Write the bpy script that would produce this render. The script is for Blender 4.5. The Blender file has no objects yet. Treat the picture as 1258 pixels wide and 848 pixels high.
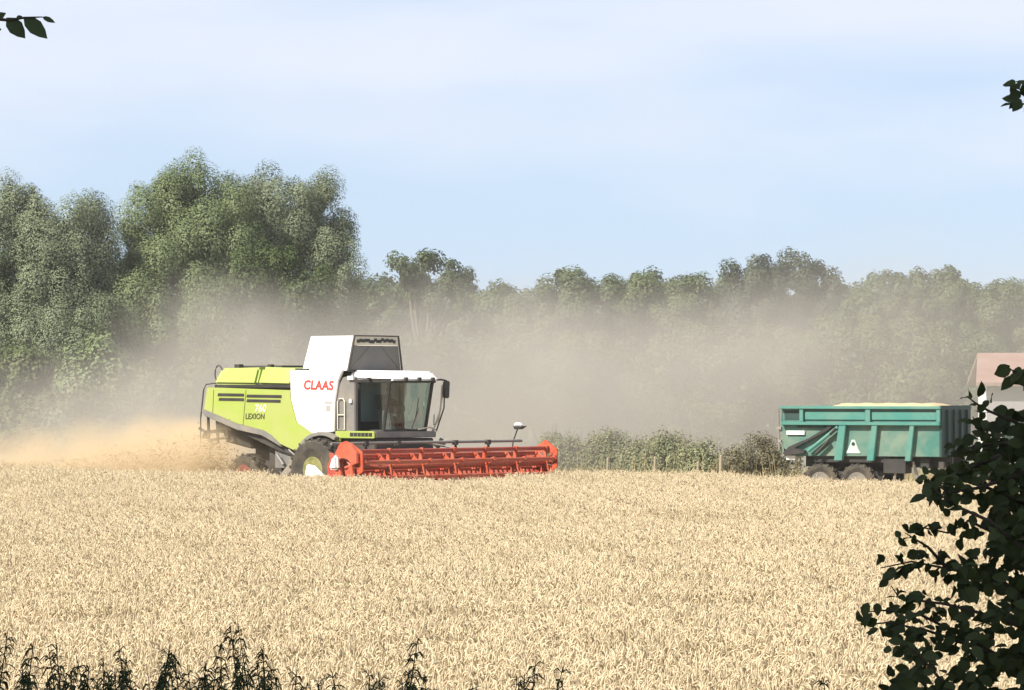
import bpy, math, random
import numpy as np
from mathutils import Vector, Matrix

random.seed(7)
rng = np.random.default_rng(7)
R = math.radians
scene = bpy.context.scene
COL = scene.collection

# ------------------------------------------------------------------ camera, sky, sun, exposure
F = 4510.0            # focal length in photo pixels (photo 1258 x 848)
HZ = 480.0            # horizon row
EYE = 3.3
cam_d = bpy.data.cameras.new('camera')
cam = bpy.data.objects.new('camera', cam_d)
COL.objects.link(cam)
cam.location = (0, 0, EYE)
cam.rotation_euler = (R(90), 0, 0)
cam_d.sensor_width = 36.0
cam_d.lens = F / 1258.0 * 36.0
cam_d.shift_y = (HZ - 424.0) / 1258.0
cam_d.clip_start = 0.1
cam_d.clip_end = 6000
scene.camera = cam

SUN_AZ = 52.0         # degrees to the left of straight behind the camera
SUN_EL = 43.0
sdir = Vector((-math.sin(R(SUN_AZ)) * math.cos(R(SUN_EL)), -math.cos(R(SUN_AZ)) * math.cos(R(SUN_EL)), math.sin(R(SUN_EL))))
sun_d = bpy.data.lights.new('sun', 'SUN')
sun_d.energy = 4.6
sun_d.angle = R(0.53)
sun_d.color = (1.0, 0.94, 0.84)
sun = bpy.data.objects.new('sun', sun_d)
COL.objects.link(sun)
sun.rotation_euler = (-sdir).to_track_quat('-Z', 'Y').to_euler()
sun.location = (-30, -30, 40)

world = bpy.data.worlds.new('World')
scene.world = world
world.use_nodes = True
wt = world.node_tree
wn, wl = wt.nodes, wt.links
wn.clear()
w_out = wn.new('ShaderNodeOutputWorld')
w_bg = wn.new('ShaderNodeBackground')
w_sky = wn.new('ShaderNodeTexSky')
w_sky.sky_type = 'NISHITA'
w_sky.sun_disc = False
w_sky.sun_elevation = R(SUN_EL)
w_sky.sun_rotation = R(180 + SUN_AZ)
w_sky.altitude = 200
w_sky.air_density = 1.0
w_sky.dust_density = 0.3
w_sky.ozone_density = 2.5
w_bg.inputs['Strength'].default_value = 0.070
w_tc = wn.new('ShaderNodeTexCoord')
w_map = wn.new('ShaderNodeMapping')
w_map.inputs['Scale'].default_value = (6.0, 6.0, 22.0)
w_map.inputs['Location'].default_value = (2.3, 0.7, 0.35)
w_noise = wn.new('ShaderNodeTexNoise')
w_noise.inputs['Scale'].default_value = 1.0
w_noise.inputs['Detail'].default_value = 4.0
w_noise.inputs['Roughness'].default_value = 0.45
w_sep = wn.new('ShaderNodeSeparateXYZ')
w_mr = wn.new('ShaderNodeMapRange')           # more cirrus higher up
w_mr.inputs['From Min'].default_value = 0.015
w_mr.inputs['From Max'].default_value = 0.105
w_mr.inputs['To Min'].default_value = -0.22
w_mr.inputs['To Max'].default_value = 0.22
w_add = wn.new('ShaderNodeMath'); w_add.operation = 'ADD'
w_ramp = wn.new('ShaderNodeMapRange')
w_ramp.interpolation_type = 'SMOOTHSTEP'
w_ramp.inputs['From Min'].default_value = 0.40
w_ramp.inputs['From Max'].default_value = 0.80
w_ramp.inputs['To Min'].default_value = 0.0
w_ramp.inputs['To Max'].default_value = 0.85
w_mul = wn.new('ShaderNodeMix'); w_mul.data_type = 'RGBA'; w_mul.blend_type = 'MIX'
w_mul.inputs['Factor'].default_value = 0.72
w_mul.inputs['B'].default_value = (3.85, 5.14, 7.4, 1)
w_mix = wn.new('ShaderNodeMix'); w_mix.data_type = 'RGBA'
w_mix.inputs['B'].default_value = (6.3, 6.65, 7.7, 1)
wl.new(w_tc.outputs['Generated'], w_map.inputs['Vector'])
wl.new(w_map.outputs['Vector'], w_noise.inputs['Vector'])
wl.new(w_tc.outputs['Generated'], w_sep.inputs['Vector'])
wl.new(w_sep.outputs['Z'], w_mr.inputs['Value'])
wl.new(w_noise.outputs['Fac'], w_add.inputs[0])
wl.new(w_mr.outputs['Result'], w_add.inputs[1])
wl.new(w_add.outputs[0], w_ramp.inputs['Value'])
wl.new(w_sky.outputs['Color'], w_mul.inputs['A'])
wl.new(w_mul.outputs['Result'], w_mix.inputs['A'])
wl.new(w_ramp.outputs['Result'], w_mix.inputs['Factor'])
wl.new(w_mix.outputs['Result'], w_bg.inputs['Color'])
wl.new(w_bg.outputs['Background'], w_out.inputs['Surface'])

scene.view_settings.view_transform = 'Standard'
scene.view_settings.look = 'None'
scene.view_settings.gamma = 1.0
scene.view_settings.use_curve_mapping = False
scene.view_settings.exposure = 0.95
scene.render.engine = 'CYCLES'
scene.cycles.use_denoising = True
scene.cycles.max_bounces = 8
scene.cycles.diffuse_bounces = 3
scene.cycles.transparent_max_bounces = 12
scene.cycles.volume_bounces = 2
scene.cycles.volume_step_rate = 0.6
scene.cycles.volume_max_steps = 256
scene.cycles.adaptive_threshold = 0.01

# ------------------------------------------------------------------ helpers
def P(px, py, y):
    """photo pixel at distance y -> world point"""
    return Vector(((px - 629.0) / F * y, y, EYE + (HZ - py) / F * y))

def tag(o, label=None, cat=None, group=None, kind=None):
    if label: o['label'] = label
    if cat: o['category'] = cat
    if group: o['group'] = group
    if kind: o['kind'] = kind
    return o

def empty(name, loc=(0, 0, 0), rz=0.0, parent=None):
    o = bpy.data.objects.new(name, None)
    o.location = loc
    o.rotation_euler = (0, 0, rz)
    o.empty_display_size = 0.3
    COL.objects.link(o)
    if parent: o.parent = parent
    return o

def link_mesh(name, me, mat, parent=None, loc=None, smooth=False):
    o = bpy.data.objects.new(name, me)
    COL.objects.link(o)
    if mat is not None and not me.materials: me.materials.append(mat)
    if parent: o.parent = parent
    if loc is not None: o.location = loc
    if smooth:
        me.polygons.foreach_set('use_smooth', [True] * len(me.polygons))
    return o

def np_mesh(name, verts, quads):
    """fast mesh from (n,3) verts and (m,k) faces"""
    me = bpy.data.meshes.new(name)
    verts = np.asarray(verts, dtype=np.float32)
    quads = np.asarray(quads, dtype=np.int32)
    m, k = quads.shape
    me.vertices.add(len(verts)); me.vertices.foreach_set('co', verts.ravel())
    me.loops.add(m * k); me.loops.foreach_set('vertex_index', quads.ravel())
    me.polygons.add(m)
    me.polygons.foreach_set('loop_start', np.arange(0, m * k, k, dtype=np.int32))
    me.update(calc_edges=True)
    return me

class MB:
    """collects shapes that make up ONE part"""
    def __init__(s): s.v = []; s.f = []
    def add(s, vs, fs):
        n = len(s.v)
        s.v += [tuple(p) for p in vs]
        s.f += [tuple(i + n for i in f) for f in fs]
        return s
    def box(s, a, b, m=None):
        (x0, y0, z0), (x1, y1, z1) = a, b
        vs = [(x0, y0, z0), (x1, y0, z0), (x1, y1, z0), (x0, y1, z0), (x0, y0, z1), (x1, y0, z1), (x1, y1, z1), (x0, y1, z1)]
        if m is not None: vs = [m @ Vector(p) for p in vs]
        return s.add(vs, [(3, 2, 1, 0), (4, 5, 6, 7), (0, 1, 5, 4), (1, 2, 6, 5), (2, 3, 7, 6), (3, 0, 4, 7)])
    def prism(s, pts, y0, y1):
        """polygon in (x,z) extruded along y"""
        n = len(pts)
        vs = [(p[0], y0, p[1]) for p in pts] + [(p[0], y1, p[1]) for p in pts]
        fs = [tuple(range(n)), tuple(range(2 * n - 1, n - 1, -1))]
        fs += [(i, i + n, (i + 1) % n + n, (i + 1) % n) for i in range(n)]
        return s.add(vs, fs)
    def hull8(s, bot, top):
        """bottom 4 corners, top 4 corners (same order)"""
        return s.add(list(bot) + list(top), [(3, 2, 1, 0), (4, 5, 6, 7), (0, 1, 5, 4), (1, 2, 6, 5), (2, 3, 7, 6), (3, 0, 4, 7)])
    def tube(s, pts, r, n=8, closed=False):
        pts = [Vector(p) for p in pts]
        k = len(pts)
        rs = r if isinstance(r, (list, tuple)) else [r] * k
        base = len(s.v)
        for i, p in enumerate(pts):
            if closed: d = pts[(i + 1) % k] - pts[i - 1]
            else: d = pts[min(i + 1, k - 1)] - pts[max(i - 1, 0)]
            d.normalize()
            up = Vector((0, 0, 1)) if abs(d.z) < 0.9 else Vector((1, 0, 0))
            a = d.cross(up).normalized(); b = d.cross(a).normalized()
            for j in range(n):
                t = 2 * math.pi * j / n
                s.v.append(tuple(p + (a * math.cos(t) + b * math.sin(t)) * rs[i]))
        m = k if closed else k - 1
        for i in range(m):
            i2 = (i + 1) % k
            for j in range(n):
                j2 = (j + 1) % n
                s.f.append((base + i * n + j, base + i * n + j2, base + i2 * n + j2, base + i2 * n + j))
        if not closed:
            s.f.append(tuple(base + j for j in range(n - 1, -1, -1)))
            s.f.append(tuple(base + (k - 1) * n + j for j in range(n)))
        return s
    def lathe(s, prof, n=28, c=(0, 0, 0)):
        """profile (radius, y) spun round the y axis through c; closed ends when radius 0"""
        base = len(s.v); k = len(prof)
        for (r, y) in prof:
            for j in range(n):
                t = 2 * math.pi * j / n
                s.v.append((c[0] + r * math.cos(t), c[1] + y, c[2] + r * math.sin(t)))
        for i in range(k - 1):
            for j in range(n):
                j2 = (j + 1) % n
                s.f.append((base + i * n + j, base + i * n + j2, base + (i + 1) * n + j2, base + (i + 1) * n + j))
        s.f.append(tuple(base + j for j in range(n - 1, -1, -1)))
        s.f.append(tuple(base + (k - 1) * n + j for j in range(n)))
        return s
    def build(s, name, mat, parent=None, loc=None, bevel=0.0, smooth=False, label=None):
        me = bpy.data.meshes.new(name)
        me.from_pydata(s.v, [], s.f)
        import bmesh
        bm = bmesh.new(); bm.from_mesh(me)
        bmesh.ops.recalc_face_normals(bm, faces=bm.faces)
        if bevel > 0:
            es = [e for e in bm.edges if len(e.link_faces) == 2 and e.calc_face_angle(0) > 0.5]
            bmesh.ops.bevel(bm, geom=es, offset=bevel, segments=2, affect='EDGES', clamp_overlap=True)
        bm.to_mesh(me); bm.free()
        o = link_mesh(name, me, mat, parent, loc, smooth)
        if label: o['label'] = label
        return o

# ------------------------------------------------------------------ materials
def new_mat(name):
    m = bpy.data.materials.new(name)
    m.use_nodes = True
    return m, m.node_tree.nodes, m.node_tree.links, m.node_tree.nodes['Principled BSDF']

def paint(name, col, rough=0.45, var=0.12, scale=3.0, dust=0.18, metal=0.0, dust_col=(0.42, 0.34, 0.22), spec=0.5):
    """painted or plain surface with patchy field dust lying on it and slight tone variation"""
    m, n, l, b = new_mat(name)
    tc = n.new('ShaderNodeTexCoord')
    n1 = n.new('ShaderNodeTexNoise'); n1.inputs['Scale'].default_value = scale; n1.inputs['Detail'].default_value = 6
    n2 = n.new('ShaderNodeTexNoise'); n2.inputs['Scale'].default_value = scale * 0.45; n2.inputs['Detail'].default_value = 8; n2.inputs['Roughness'].default_value = 0.65
    l.new(tc.outputs['Object'], n1.inputs['Vector']); l.new(tc.outputs['Object'], n2.inputs['Vector'])
    mr = n.new('ShaderNodeMapRange'); mr.inputs['To Min'].default_value = 1 - var; mr.inputs['To Max'].default_value = 1 + var
    l.new(n1.outputs['Fac'], mr.inputs['Value'])
    sc = n.new('ShaderNodeMix'); sc.data_type = 'RGBA'; sc.blend_type = 'MULTIPLY'; sc.inputs['Factor'].default_value = 1
    sc.inputs['A'].default_value = (*col, 1)
    l.new(mr.outputs['Result'], sc.inputs['B'])
    d = n.new('ShaderNodeMapRange'); d.inputs['From Min'].default_value = 0.38; d.inputs['From Max'].default_value = 0.75
    d.inputs['To Min'].default_value = dust * 0.25; d.inputs['To Max'].default_value = dust * 2.0
    l.new(n2.outputs['Fac'], d.inputs['Value'])
    mx = n.new('ShaderNodeMix'); mx.data_type = 'RGBA'
    mx.inputs['B'].default_value = (*dust_col, 1)
    l.new(d.outputs['Result'], mx.inputs['Factor']); l.new(sc.outputs['Result'], mx.inputs['A'])
    l.new(mx.outputs['Result'], b.inputs['Base Color'])
    rr = n.new('ShaderNodeMapRange'); rr.inputs['To Min'].default_value = max(0.05, rough - 0.1); rr.inputs['To Max'].default_value = min(1, rough + 0.25)
    l.new(n2.outputs['Fac'], rr.inputs['Value']); l.new(rr.outputs['Result'], b.inputs['Roughness'])
    b.inputs['Metallic'].default_value = metal
    b.inputs['Specular IOR Level'].default_value = spec
    return m

def leaf_mat(name, c0, c1, trans=0.3, noise_scale=0.35, c2=None):
    m, n, l, b = new_mat(name)
    n.remove(b)
    out = n['Material Output']
    g = n.new('ShaderNodeNewGeometry')
    tc = n.new('ShaderNodeTexCoord')
    nz = n.new('ShaderNodeTexNoise'); nz.inputs['Scale'].default_value = noise_scale; nz.inputs['Detail'].default_value = 3
    l.new(tc.outputs['Object'], nz.inputs['Vector'])
    a = n.new('ShaderNodeMath'); a.operation = 'MULTIPLY_ADD'; a.inputs[1].default_value = 0.4
    mr = n.new('ShaderNodeMapRange'); mr.inputs['From Min'].default_value = 0.3; mr.inputs['From Max'].default_value = 0.7
    mr.inputs['To Min'].default_value = 0.0; mr.inputs['To Max'].default_value = 0.5
    l.new(nz.outputs['Fac'], mr.inputs['Value'])
    l.new(g.outputs['Random Per Island'], a.inputs[0]); l.new(mr.outputs['Result'], a.inputs[2])
    mx = n.new('ShaderNodeMix'); mx.data_type = 'RGBA'
    mx.inputs['A'].default_value = (*c0, 1); mx.inputs['B'].default_value = (*c1, 1)
    l.new(a.outputs[0], mx.inputs['Factor'])
    df = n.new('ShaderNodeBsdfDiffuse'); tr = n.new('ShaderNodeBsdfTranslucent'); gl = n.new('ShaderNodeBsdfGlossy')
    gl.inputs['Roughness'].default_value = 0.5; gl.inputs['Color'].default_value = (0.8, 0.85, 0.8, 1)
    ms = n.new('ShaderNodeMixShader'); ms.inputs[0].default_value = trans
    m2 = n.new('ShaderNodeMixShader'); m2.inputs[0].default_value = 0.015
    l.new(mx.outputs['Result'], df.inputs['Color']); l.new(mx.outputs['Result'], tr.inputs['Color'])
    l.new(df.outputs[0], ms.inputs[1]); l.new(tr.outputs[0], ms.inputs[2])
    l.new(ms.outputs[0], m2.inputs[1]); l.new(gl.outputs[0], m2.inputs[2])
    l.new(m2.outputs[0], out.inputs['Surface'])
    return m

def glass_mat(name, tint, refl=0.12):
    m, n, l, b = new_mat(name)
    n.remove(b)
    out = n['Material Output']
    t = n.new('ShaderNodeBsdfTransparent'); t.inputs['Color'].default_value = (*tint, 1)
    g = n.new('ShaderNodeBsdfGlossy'); g.inputs['Roughness'].default_value = 0.03
    lw = n.new('ShaderNodeLayerWeight'); lw.inputs['Blend'].default_value = 0.5
    pw = n.new('ShaderNodeMath'); pw.operation = 'POWER'; pw.inputs[1].default_value = 5.0
    l.new(lw.outputs['Facing'], pw.inputs[0])
    ma = n.new('ShaderNodeMath'); ma.operation = 'ADD'; ma.inputs[1].default_value = refl * 0.5; ma.use_clamp = True
    l.new(pw.outputs[0], ma.inputs[0])
    mx = n.new('ShaderNodeMixShader')
    l.new(ma.outputs[0], mx.inputs[0]); l.new(t.outputs[0], mx.inputs[1]); l.new(g.outputs[0], mx.inputs[2])
    l.new(mx.outputs[0], out.inputs['Surface'])
    return m

M = {}
M['lime'] = paint('lime_paint', (0.275, 0.355, 0.05), 0.38, 0.08, 2.0, 0.22)
M['white'] = paint('white_paint', (0.78, 0.77, 0.74), 0.35, 0.04, 2.0, 0.16)
M['grey'] = paint('grey_paint', (0.13, 0.13, 0.13), 0.5, 0.12, 3.0, 0.2)
M['midgrey'] = paint('mid_grey_paint', (0.14, 0.14, 0.135), 0.5, 0.1, 3.0, 0.25)
M['dark'] = paint('dark_metal', (0.022, 0.021, 0.02), 0.6, 0.2, 4.0, 0.06)
M['black'] = paint('black_plastic', (0.012, 0.012, 0.012), 0.5, 0.2, 4.0, 0.03)
M['rubber'] = paint('tyre_rubber', (0.026, 0.025, 0.024), 0.8, 0.25, 5.0, 0.13, spec=0.25)
M['orange'] = paint('red_orange_paint', (0.43, 0.057, 0.018), 0.45, 0.12, 4.0, 0.14)
M['red'] = paint('dark_red_paint', (0.33, 0.03, 0.015), 0.5, 0.15, 4.0, 0.12)
M['cream'] = paint('cream_rail', (0.6, 0.56, 0.44), 0.45, 0.05, 4.0, 0.1)
M['steel'] = paint('bare_steel', (0.32, 0.30, 0.28), 0.4, 0.15, 5.0, 0.2, metal=0.6)
M['wheelgrey'] = paint('dusty_wheel_grey', (0.10, 0.095, 0.09), 0.6, 0.3, 6.0, 0.25)
M['cabgrey'] = paint('cab_lightening_grey', (0.40, 0.43, 0.43), 0.7, 0.1, 3.0, 0.1)  # pale grey picked to lighten the dark cab interior
M['mesh'] = paint('grey_tank_mesh', (0.12, 0.118, 0.115), 0.7, 0.2, 2.0, 0.12)
M['rimred'] = paint('red_rim_paint', (0.20, 0.012, 0.012), 0.45, 0.1, 4.0, 0.12)
M['rimlime'] = paint('olive_rim_paint', (0.13, 0.14, 0.022), 0.5, 0.5, 7.0, 0.22)
M['teal'] = paint('teal_paint', (0.018, 0.135, 0.112), 0.45, 0.18, 2.5, 0.22)
M['teal_rib'] = paint('teal_rib_paint', (0.034, 0.19, 0.158), 0.45, 0.08, 2.5, 0.10)
M['teal_dark'] = paint('deep_teal_and_shade', (0.004, 0.036, 0.032), 0.5, 0.12, 2.5, 0.03)  # teal darkened for shade on the trailer; also the tractor's own dark green
M['palegreen'] = paint('pale_green_sticker', (0.40, 0.55, 0.47), 0.5, 0.1, 6.0, 0.15)
M['plate'] = paint('white_plate', (0.75, 0.77, 0.74), 0.4, 0.03, 9.0, 0.1)
M['letter_red'] = paint('red_lettering', (0.62, 0.035, 0.03), 0.4, 0.03, 3.0, 0.03)
M['letter_dark'] = paint('dark_lettering', (0.03, 0.04, 0.02), 0.4, 0.05, 3.0, 0.03)
M['letter_white'] = paint('pale_lettering', (0.75, 0.76, 0.55), 0.4, 0.03, 3.0, 0.03)
M['glass'] = glass_mat('tinted_cab_glass', (0.60, 0.70, 0.69), .22)
M['grain'] = paint('wheat_grain', (0.47, 0.36, 0.20), 0.85, 0.12, 14.0, 0.05, spec=0.2)
M['skin'] = paint('skin', (0.45, 0.27, 0.19), 0.6, 0.05, 8.0, 0.02)
M['shirt'] = paint('dark_shirt', (0.07, 0.065, 0.06), 0.85, 0.1, 8.0, 0.05)
M['hair'] = paint('brown_hair', (0.05, 0.03, 0.02), 0.7, 0.1, 8.0, 0.02)
M['rooftile'] = paint('pink_roof_tile', (0.22, 0.11, 0.08), 0.85, 0.12, 1.5, 0.15, dust_col=(0.5, 0.42, 0.36))
M['wallgrey'] = paint('grey_render', (0.29, 0.275, 0.265), 0.9, 0.06, 1.5, 0.1, dust_col=(0.5, 0.45, 0.4))
M['wallwhite'] = paint('white_render', (0.78, 0.78, 0.76), 0.85, 0.04, 1.5, 0.05)
M['wood'] = paint('weathered_post', (0.27, 0.235, 0.165), 0.9, 0.2, 8.0, 0.1)
M['bark'] = paint('bark', (0.12, 0.095, 0.07), 0.95, 0.3, 5.0, 0.05, spec=0.2)
M['bark_pale'] = paint('pale_bark', (0.26, 0.22, 0.17), 0.95, 0.3, 3.0, 0.05, spec=0.2)
M['bark_mid'] = paint('grey_brown_bark', (0.15, 0.13, 0.10), 0.95, 0.3, 3.0, 0.05, spec=0.2)
M['twig'] = paint('twig_bark', (0.045, 0.034, 0.025), 0.9, 0.2, 12.0, 0.0, spec=0.2)
M['willow'] = leaf_mat('willow_leaf', (0.118, 0.143, 0.080), (0.21, 0.235, 0.145), 0.16, 0.5)
M['willow_b'] = leaf_mat('willow_leaf_green', (0.102, 0.138, 0.06), (0.195, 0.23, 0.11), 0.16, 0.5)
M['alder'] = leaf_mat('dark_tree_leaf', (0.045, 0.066, 0.022), (0.08, 0.105, 0.038), 0.16, 0.5)
M['oak'] = leaf_mat('oak_leaf', (0.055, 0.078, 0.034), (0.105, 0.128, 0.06), 0.25, 0.4)
M['oakdark'] = leaf_mat('dark_oak_leaf', (0.04, 0.052, 0.032), (0.085, 0.10, 0.06), 0.15, 0.4)
M['ash'] = leaf_mat('ash_leaf', (0.07, 0.094, 0.040), (0.13, 0.155, 0.07), 0.25, 0.4)
M['scrub'] = leaf_mat('scrub_leaf', (0.075, 0.10, 0.04), (0.15, 0.17, 0.075), 0.25, 0.9)
M['hedge'] = leaf_mat('hedge_leaf', (0.14, 0.165, 0.085), (0.32, 0.31, 0.17), 0.2, 1.6)
M['drybush'] = leaf_mat('dry_bush_leaf', (0.11, 0.10, 0.055), (0.22, 0.19, 0.11), 0.25, 1.3)
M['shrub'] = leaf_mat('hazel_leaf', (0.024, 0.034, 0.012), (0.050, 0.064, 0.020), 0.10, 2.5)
M['weed'] = leaf_mat('weed_leaf', (0.022, 0.032, 0.012), (0.05, 0.055, 0.022), 0.06, 4.0)
M['canopy'] = leaf_mat('overhead_leaf', (0.03, 0.045, 0.018), (0.055, 0.075, 0.028), 0.06, 1.0)
M['wheat'] = leaf_mat('ripe_wheat', (0.45, 0.365, 0.23), (0.93, 0.785, 0.535), 0.28, 0.25)
M['drygrass'] = leaf_mat('dry_grass', (0.30, 0.25, 0.12), (0.50, 0.40, 0.22), 0.25, 0.6)

# ------------------------------------------------------------------ ground
def gz(x, y):
    x = np.asarray(x, dtype=float); y = np.asarray(y, dtype=float)
    t = np.clip((y - 3.0) / 20.0, 0, 1); t = t * t * (3 - 2 * t)
    bank = 1.65 * (1 - t)
    field = 0.018 * np.maximum(0, -x - 3.0) * np.clip((y - 60) / 40, 0, 1)
    field = np.minimum(field, 0.5)
    far = 7.0 * np.clip((y - 260.0) / 240.0, 0, 1) ** 1.3
    return bank + field + far

def ground_sheet():
    xs = np.unique(np.concatenate([np.linspace(-2500, -120, 14), np.linspace(-120, 120, 81), np.linspace(120, 2500, 14)]))
    ys = np.unique(np.concatenate([np.linspace(-600, -10, 8), np.linspace(-10, 150, 81), np.linspace(150, 600, 46), np.linspace(600, 4000, 10)]))
    X, Y = np.meshgrid(xs, ys)
    Z = gz(X, Y)
    v = np.stack([X.ravel(), Y.ravel(), Z.ravel()], 1)
    nx, ny = len(xs), len(ys)
    i, j = np.meshgrid(np.arange(nx - 1), np.arange(ny - 1))
    a = (j * nx + i).ravel()
    q = np.stack([a, a + 1, a + nx + 1, a + nx], 1)
    m, n, l, b = new_mat('field_soil')
    g = n.new('ShaderNodeNewGeometry')
    nz = n.new('ShaderNodeTexNoise'); nz.inputs['Scale'].default_value = 1.7; nz.inputs['Detail'].default_value = 9
    l.new(g.outputs['Position'], nz.inputs['Vector'])
    cr = n.new('ShaderNodeValToRGB')
    cr.color_ramp.elements[0].position = 0.3; cr.color_ramp.elements[0].color = (0.20, 0.145, 0.08, 1)
    cr.color_ramp.elements[1].position = 0.7; cr.color_ramp.elements[1].color = (0.46, 0.355, 0.205, 1)
    l.new(nz.outputs['Fac'], cr.inputs['Fac'])
    sx = n.new('ShaderNodeSeparateXYZ'); l.new(g.outputs['Position'], sx.inputs[0])
    mr = n.new('ShaderNodeMapRange'); mr.inputs['From Min'].default_value = 128; mr.inputs['From Max'].default_value = 150
    l.new(sx.outputs['Y'], mr.inputs['Value'])
    mr2 = n.new('ShaderNodeMapRange'); mr2.inputs['From Min'].default_value = 20; mr2.inputs['From Max'].default_value = 25
    mr2.inputs['To Min'].default_value = 1.0; mr2.inputs['To Max'].default_value = 0.0
    l.new(sx.outputs['Y'], mr2.inputs['Value'])
    mxx = n.new('ShaderNodeMath'); mxx.operation = 'MAXIMUM'
    l.new(mr.outputs['Result'], mxx.inputs[0]); l.new(mr2.outputs['Result'], mxx.inputs[1])
    mx = n.new('ShaderNodeMix'); mx.data_type = 'RGBA'
    mx.inputs['B'].default_value = (0.10, 0.115, 0.045, 1)
    l.new(cr.outputs['Color'], mx.inputs['A']); l.new(mxx.outputs[0], mx.inputs['Factor'])
    l.new(mx.outputs['Result'], b.inputs['Base Color'])
    b.inputs['Roughness'].default_value = 0.95
    bp = n.new('ShaderNodeBump'); bp.inputs['Strength'].default_value = 0.6; bp.inputs['Distance'].default_value = 0.08
    l.new(nz.outputs['Fac'], bp.inputs['Height']); l.new(bp.outputs['Normal'], b.inputs['Normal'])
    o = link_mesh('ground', np_mesh('ground', v, q), m, smooth=True)
    tag(o, kind='structure')
ground_sheet()

# ------------------------------------------------------------------ leaf clouds
def unit(a):
    return a / np.maximum(np.linalg.norm(a, axis=-1, keepdims=True), 1e-9)

def leaf_quads(c, nrm, size, aspect=1.4, droop=0.0):
    """diamond leaf quads at c (n,3), facing nrm"""
    n = len(c)
    r = unit(rng.normal(size=(n, 3)) + np.array([0, 0, -droop * 3.0]))
    t1 = unit(r - nrm * np.sum(r * nrm, 1, keepdims=True))
    t2 = np.cross(nrm, t1)
    s = np.asarray(size).reshape(-1, 1) * np.ones((n, 1))
    a = s * 0.5 * aspect; b = s * 0.5
    v = np.stack([c - t1 * a, c + t2 * b + nrm * b * 0.15, c + t1 * a, c - t2 * b + nrm * b * 0.15], 1).reshape(-1, 3)
    q = np.arange(n * 4).reshape(n, 4)
    return v, q

def crown_points(lobes, clump_r, per_clump, cover=1.6, zs=1.0, seed_up=0.35, shell=0.55):
    """lobes: list of (center(3), radii(3)). Foliage clumps sit in the outer part of each lobe."""
    C, N, S = [], [], []
    for (c, rad) in lobes:
        c = np.array(c, float); rad = np.array(rad, float)
        area = 4 * math.pi * ((rad[0] * rad[1]) ** 1.6 / 3 + (rad[0] * rad[2]) ** 1.6 / 3 + (rad[1] * rad[2]) ** 1.6 / 3) ** (1 / 1.6)
        k = max(4, int(cover * area / (math.pi * clump_r ** 2)))
        d = unit(rng.normal(size=(k, 3)))
        rr = shell + (1.1 - shell) * rng.random((k, 1)) ** 0.6
        cc = c + d * rad * rr
        rc = clump_r * (0.5 + 0.75 * rng.random(k) ** 1.3)
        for i in range(k):
            m = int(per_clump * (rc[i] / clump_r) ** 2)
            e = unit(rng.normal(size=(m, 3)))
            rad_i = rc[i] * (0.45 + 0.6 * rng.random((m, 1)) ** 0.7)
            p = cc[i] + e * rad_i * np.array([1, 1, zs])
            nn = unit(e * np.array([1, 1, 0.8]) * 0.9 + d[i] * 0.35 + np.array([0, 0, seed_up]) + rng.normal(size=(m, 3)) * 0.22)
            C.append(p); N.append(nn)
    return np.concatenate(C), np.concatenate(N)

def crown_mesh(name, lobes, clump_r, per_clump, leaf, mat, parent, origin, zs=1.0, droop=0.0, cover=1.6, aspect=1.5, shell=0.55, zmin=None):
    c, n = crown_points(lobes, clump_r, per_clump, cover, zs, shell=shell)
    if zmin is not None:
        k = c[:, 2] > zmin
        c, n = c[k], n[k]
    size = leaf * (0.6 + 0.8 * rng.random(len(c)))
    v, q = leaf_quads(c - np.array(origin), n, size, aspect, droop)
    return link_mesh(name, np_mesh(name, v, q), mat, parent)

def trunk_mesh(base, lobes, mat, parent, origin, r0, pale=False):
    mb = MB()
    base = Vector(base); og = Vector(origin)
    top = Vector((0, 0, 0))
    for (c, r) in lobes: top += Vector(c)
    top /= len(lobes)
    fork = base.lerp(top, 0.45); fork.x = base.x * 0.6 + top.x * 0.4
    mb.tube([base - og - Vector((0, 0, 0.4)), base.lerp(fork, 0.5) - og + Vector((0.1, 0, 0)), fork - og], [r0 * 1.25, r0, r0 * 0.8], 10)
    for (c, r) in lobes:
        c = Vector(c)
        for k in range(3):
            d = Vector((random.uniform(-.6, .6) * r[0], random.uniform(-.6, .6) * r[1], random.uniform(0.0, .5) * r[2]))
            e = c + d
            mid = fork.lerp(e, 0.5) + Vector((random.uniform(-.3, .3), random.uniform(-.3, .3), -0.12 * r[2]))
            mb.tube([fork - og - Vector((0, 0, 0.2)), fork.lerp(mid, 0.5) - og, mid - og, e - og], [r0 * 0.6, r0 * 0.42, r0 * 0.28, r0 * 0.06], 6)
    mb.build('trunk', mat, parent, smooth=True)

def tree(name, label, lobes_px, y, mat, bark, cat='tree', group=None, clump=0.9, per=150, leaf=0.28, zs=1.0, droop=0.0,
         depth=1.0, r0=0.28, cover=1.6, base_px=None, shell=0.55, aspect=1.5):
    s = F / y
    lobes = []
    for lb_ in lobes_px:
        px, py, rx, ry = lb_[:4]
        c = P(px, py, y + random.uniform(-1, 1) * depth + (lb_[4] if len(lb_) > 4 else 0))
        rx, ry = rx / s, ry / s
        lobes.append((tuple(c), (max(rx - clump * 0.35, 0.4), max(0.85 * (rx + ry) / 2 * depth - clump * 0.3, 0.5), max(ry - clump * zs * 0.35, 0.4))))
    bx = (base_px if base_px is not None else sum(l[0] for l in lobes_px) / len(lobes_px))
    x = (bx - 629) / s
    base = (x, y, float(gz(x, y)))
    root = empty(name, base)
    tag(root, label, cat, group)
    trunk_mesh(base, lobes, bark, root, base, r0)
    crown_mesh('crown', lobes, clump, per, leaf, mat, root, base, zs, droop, cover, aspect, shell, zmin=base[2] + 0.05)
    return root

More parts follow.
